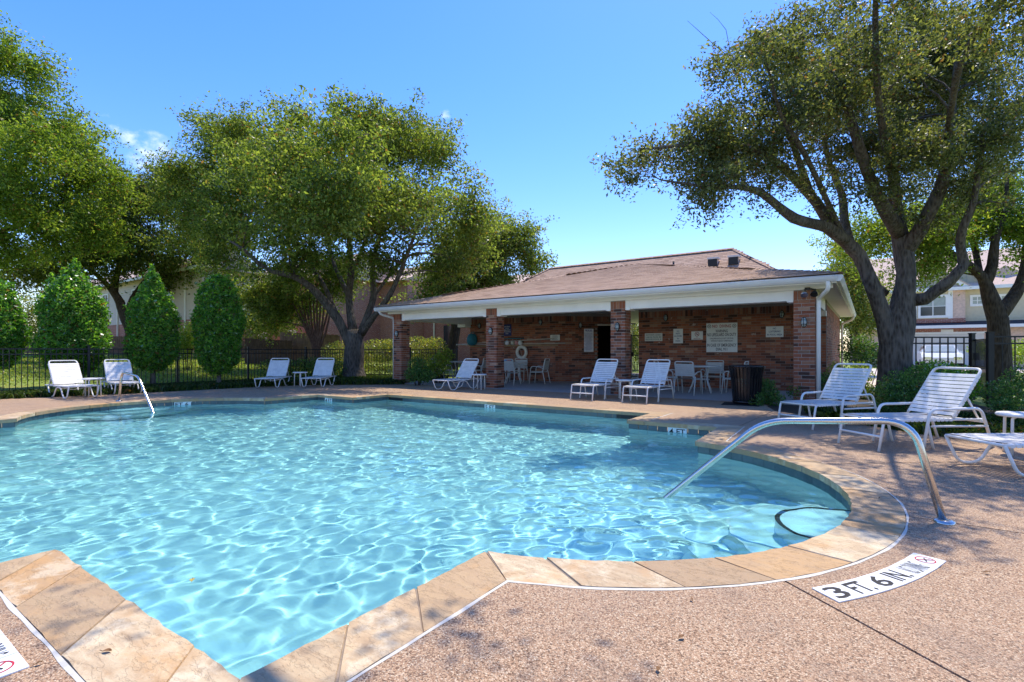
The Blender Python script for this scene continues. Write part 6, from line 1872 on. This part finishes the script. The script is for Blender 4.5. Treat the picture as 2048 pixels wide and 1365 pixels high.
leaf_thing('dry brown leaf on the left coping stone', gp(205, 1308), .6, .035, 'dry_leaf', .010)
leaf_thing('yellow leaf floating on the near water', gp(383, 1167, WATER_Z), 2.6, .045, 'yellow_leaf', WATER_Z + .008)
leaf_thing('dry orange leaf on the deck below the round end', gp(1357, 1281), 1.1, .032, 'dry_leaf')
leaf_thing('tiny dark leaf on the deck near the coping', gp(1385, 1205), 2.2, .022, 'dry_leaf')
leaf_thing('dry leaf on the deck right of the depth strip', gp(1967, 1148), .3, .03, 'dry_leaf')
leaf_thing('reddish leaf at the bottom of the deck', gp(1316, 1348), 1.9, .028, 'dry_leaf')
leaf_thing('small leaf on the deck at the lower left', gp(70, 1333), 1.2, .022, 'dry_leaf')
leaf_thing('dry leaf on the right coping by the handrail', gp(1758, 999), .9, .026, 'dry_leaf', .010)

# clouds: small fair-weather wisps low on the left, in the sky itself
def cloud_nodes():
    nt = wnt; n = nt.nodes; l = nt.links
    tc = n.new('ShaderNodeTexCoord')
    mixes = None; hs = n.new('ShaderNodeHueSaturation'); hs.inputs['Hue'].default_value = .510; hs.inputs['Saturation'].default_value = 1.27; l.new(sky.outputs[0], hs.inputs['Color'])
    ml = n.new('ShaderNodeMix'); ml.data_type = 'RGBA'; ml.blend_type = 'MULTIPLY'; ml.inputs[0].default_value = 1; l.new(hs.outputs[0], ml.inputs[6]); ml.inputs[7].default_value = (1.03, .91, 1.0, 1); prev = ml.outputs[2]
    def vm(op, a, b=None):
        nd = n.new('ShaderNodeVectorMath'); nd.operation = op; l.new(a, nd.inputs[0])
        if b is not None:
            if isinstance(b, tuple): nd.inputs[1].default_value = b
            else: l.new(b, nd.inputs[1])
        return nd
    nrm = vm('NORMALIZE', tc.outputs['Generated']).outputs[0]
    total = None
    for px, py, rad, thr in ((308, 308, .060, .62), (262, 272, .045, .80), (890, 230, .030, .80), (415, 345, .06, .72), (470, 340, .05, .75), (225, 262, .05, .86), (920, 242, .03, .82)):
        d0 = (at_depth(px, py, 10) - Vector((0, 0, CAM_H))).normalized()
        df = vm('SUBTRACT', nrm, tuple(d0)).outputs[0]
        ln = n.new('ShaderNodeVectorMath'); ln.operation = 'LENGTH'; l.new(df, ln.inputs[0])
        mr = n.new('ShaderNodeMapRange'); mr.inputs[1].default_value = 0; mr.inputs[2].default_value = rad * 1.3; mr.inputs[3].default_value = 1; mr.inputs[4].default_value = 0
        l.new(ln.outputs['Value'], mr.inputs[0])
        ns = n.new('ShaderNodeTexNoise'); ns.inputs['Scale'].default_value = 34; ns.inputs['Detail'].default_value = 7; ns.inputs['Roughness'].default_value = .6
        mp = n.new('ShaderNodeMapping'); mp.inputs['Scale'].default_value = (1, 1, 1.6); l.new(nrm, mp.inputs[0]); l.new(mp.outputs[0], ns.inputs['Vector'])
        ad = n.new('ShaderNodeMath'); ad.operation = 'MULTIPLY'; l.new(mr.outputs[0], ad.inputs[0]); l.new(ns.outputs[0], ad.inputs[1])
        m2 = n.new('ShaderNodeMapRange'); m2.interpolation_type = 'SMOOTHSTEP'; m2.inputs[1].default_value = thr * .42; m2.inputs[2].default_value = thr * .42 + .34; l.new(ad.outputs[0], m2.inputs[0])
        if total is None: total = m2.outputs[0]
        else:
            mx = n.new('ShaderNodeMath'); mx.operation = 'MAXIMUM'; l.new(total, mx.inputs[0]); l.new(m2.outputs[0], mx.inputs[1]); total = mx.outputs[0]
    mix = n.new('ShaderNodeMix'); mix.data_type = 'RGBA'
    sc_ = n.new('ShaderNodeMath'); sc_.operation = 'MULTIPLY'; sc_.inputs[1].default_value = .6; l.new(total, sc_.inputs[0])
    l.new(sc_.outputs[0], mix.inputs[0]); l.new(prev, mix.inputs[6]); mix.inputs[7].default_value = (5.2, 5.4, 5.7, 1)
    l.new(mix.outputs[2], bg.inputs[0])
cloud_nodes()
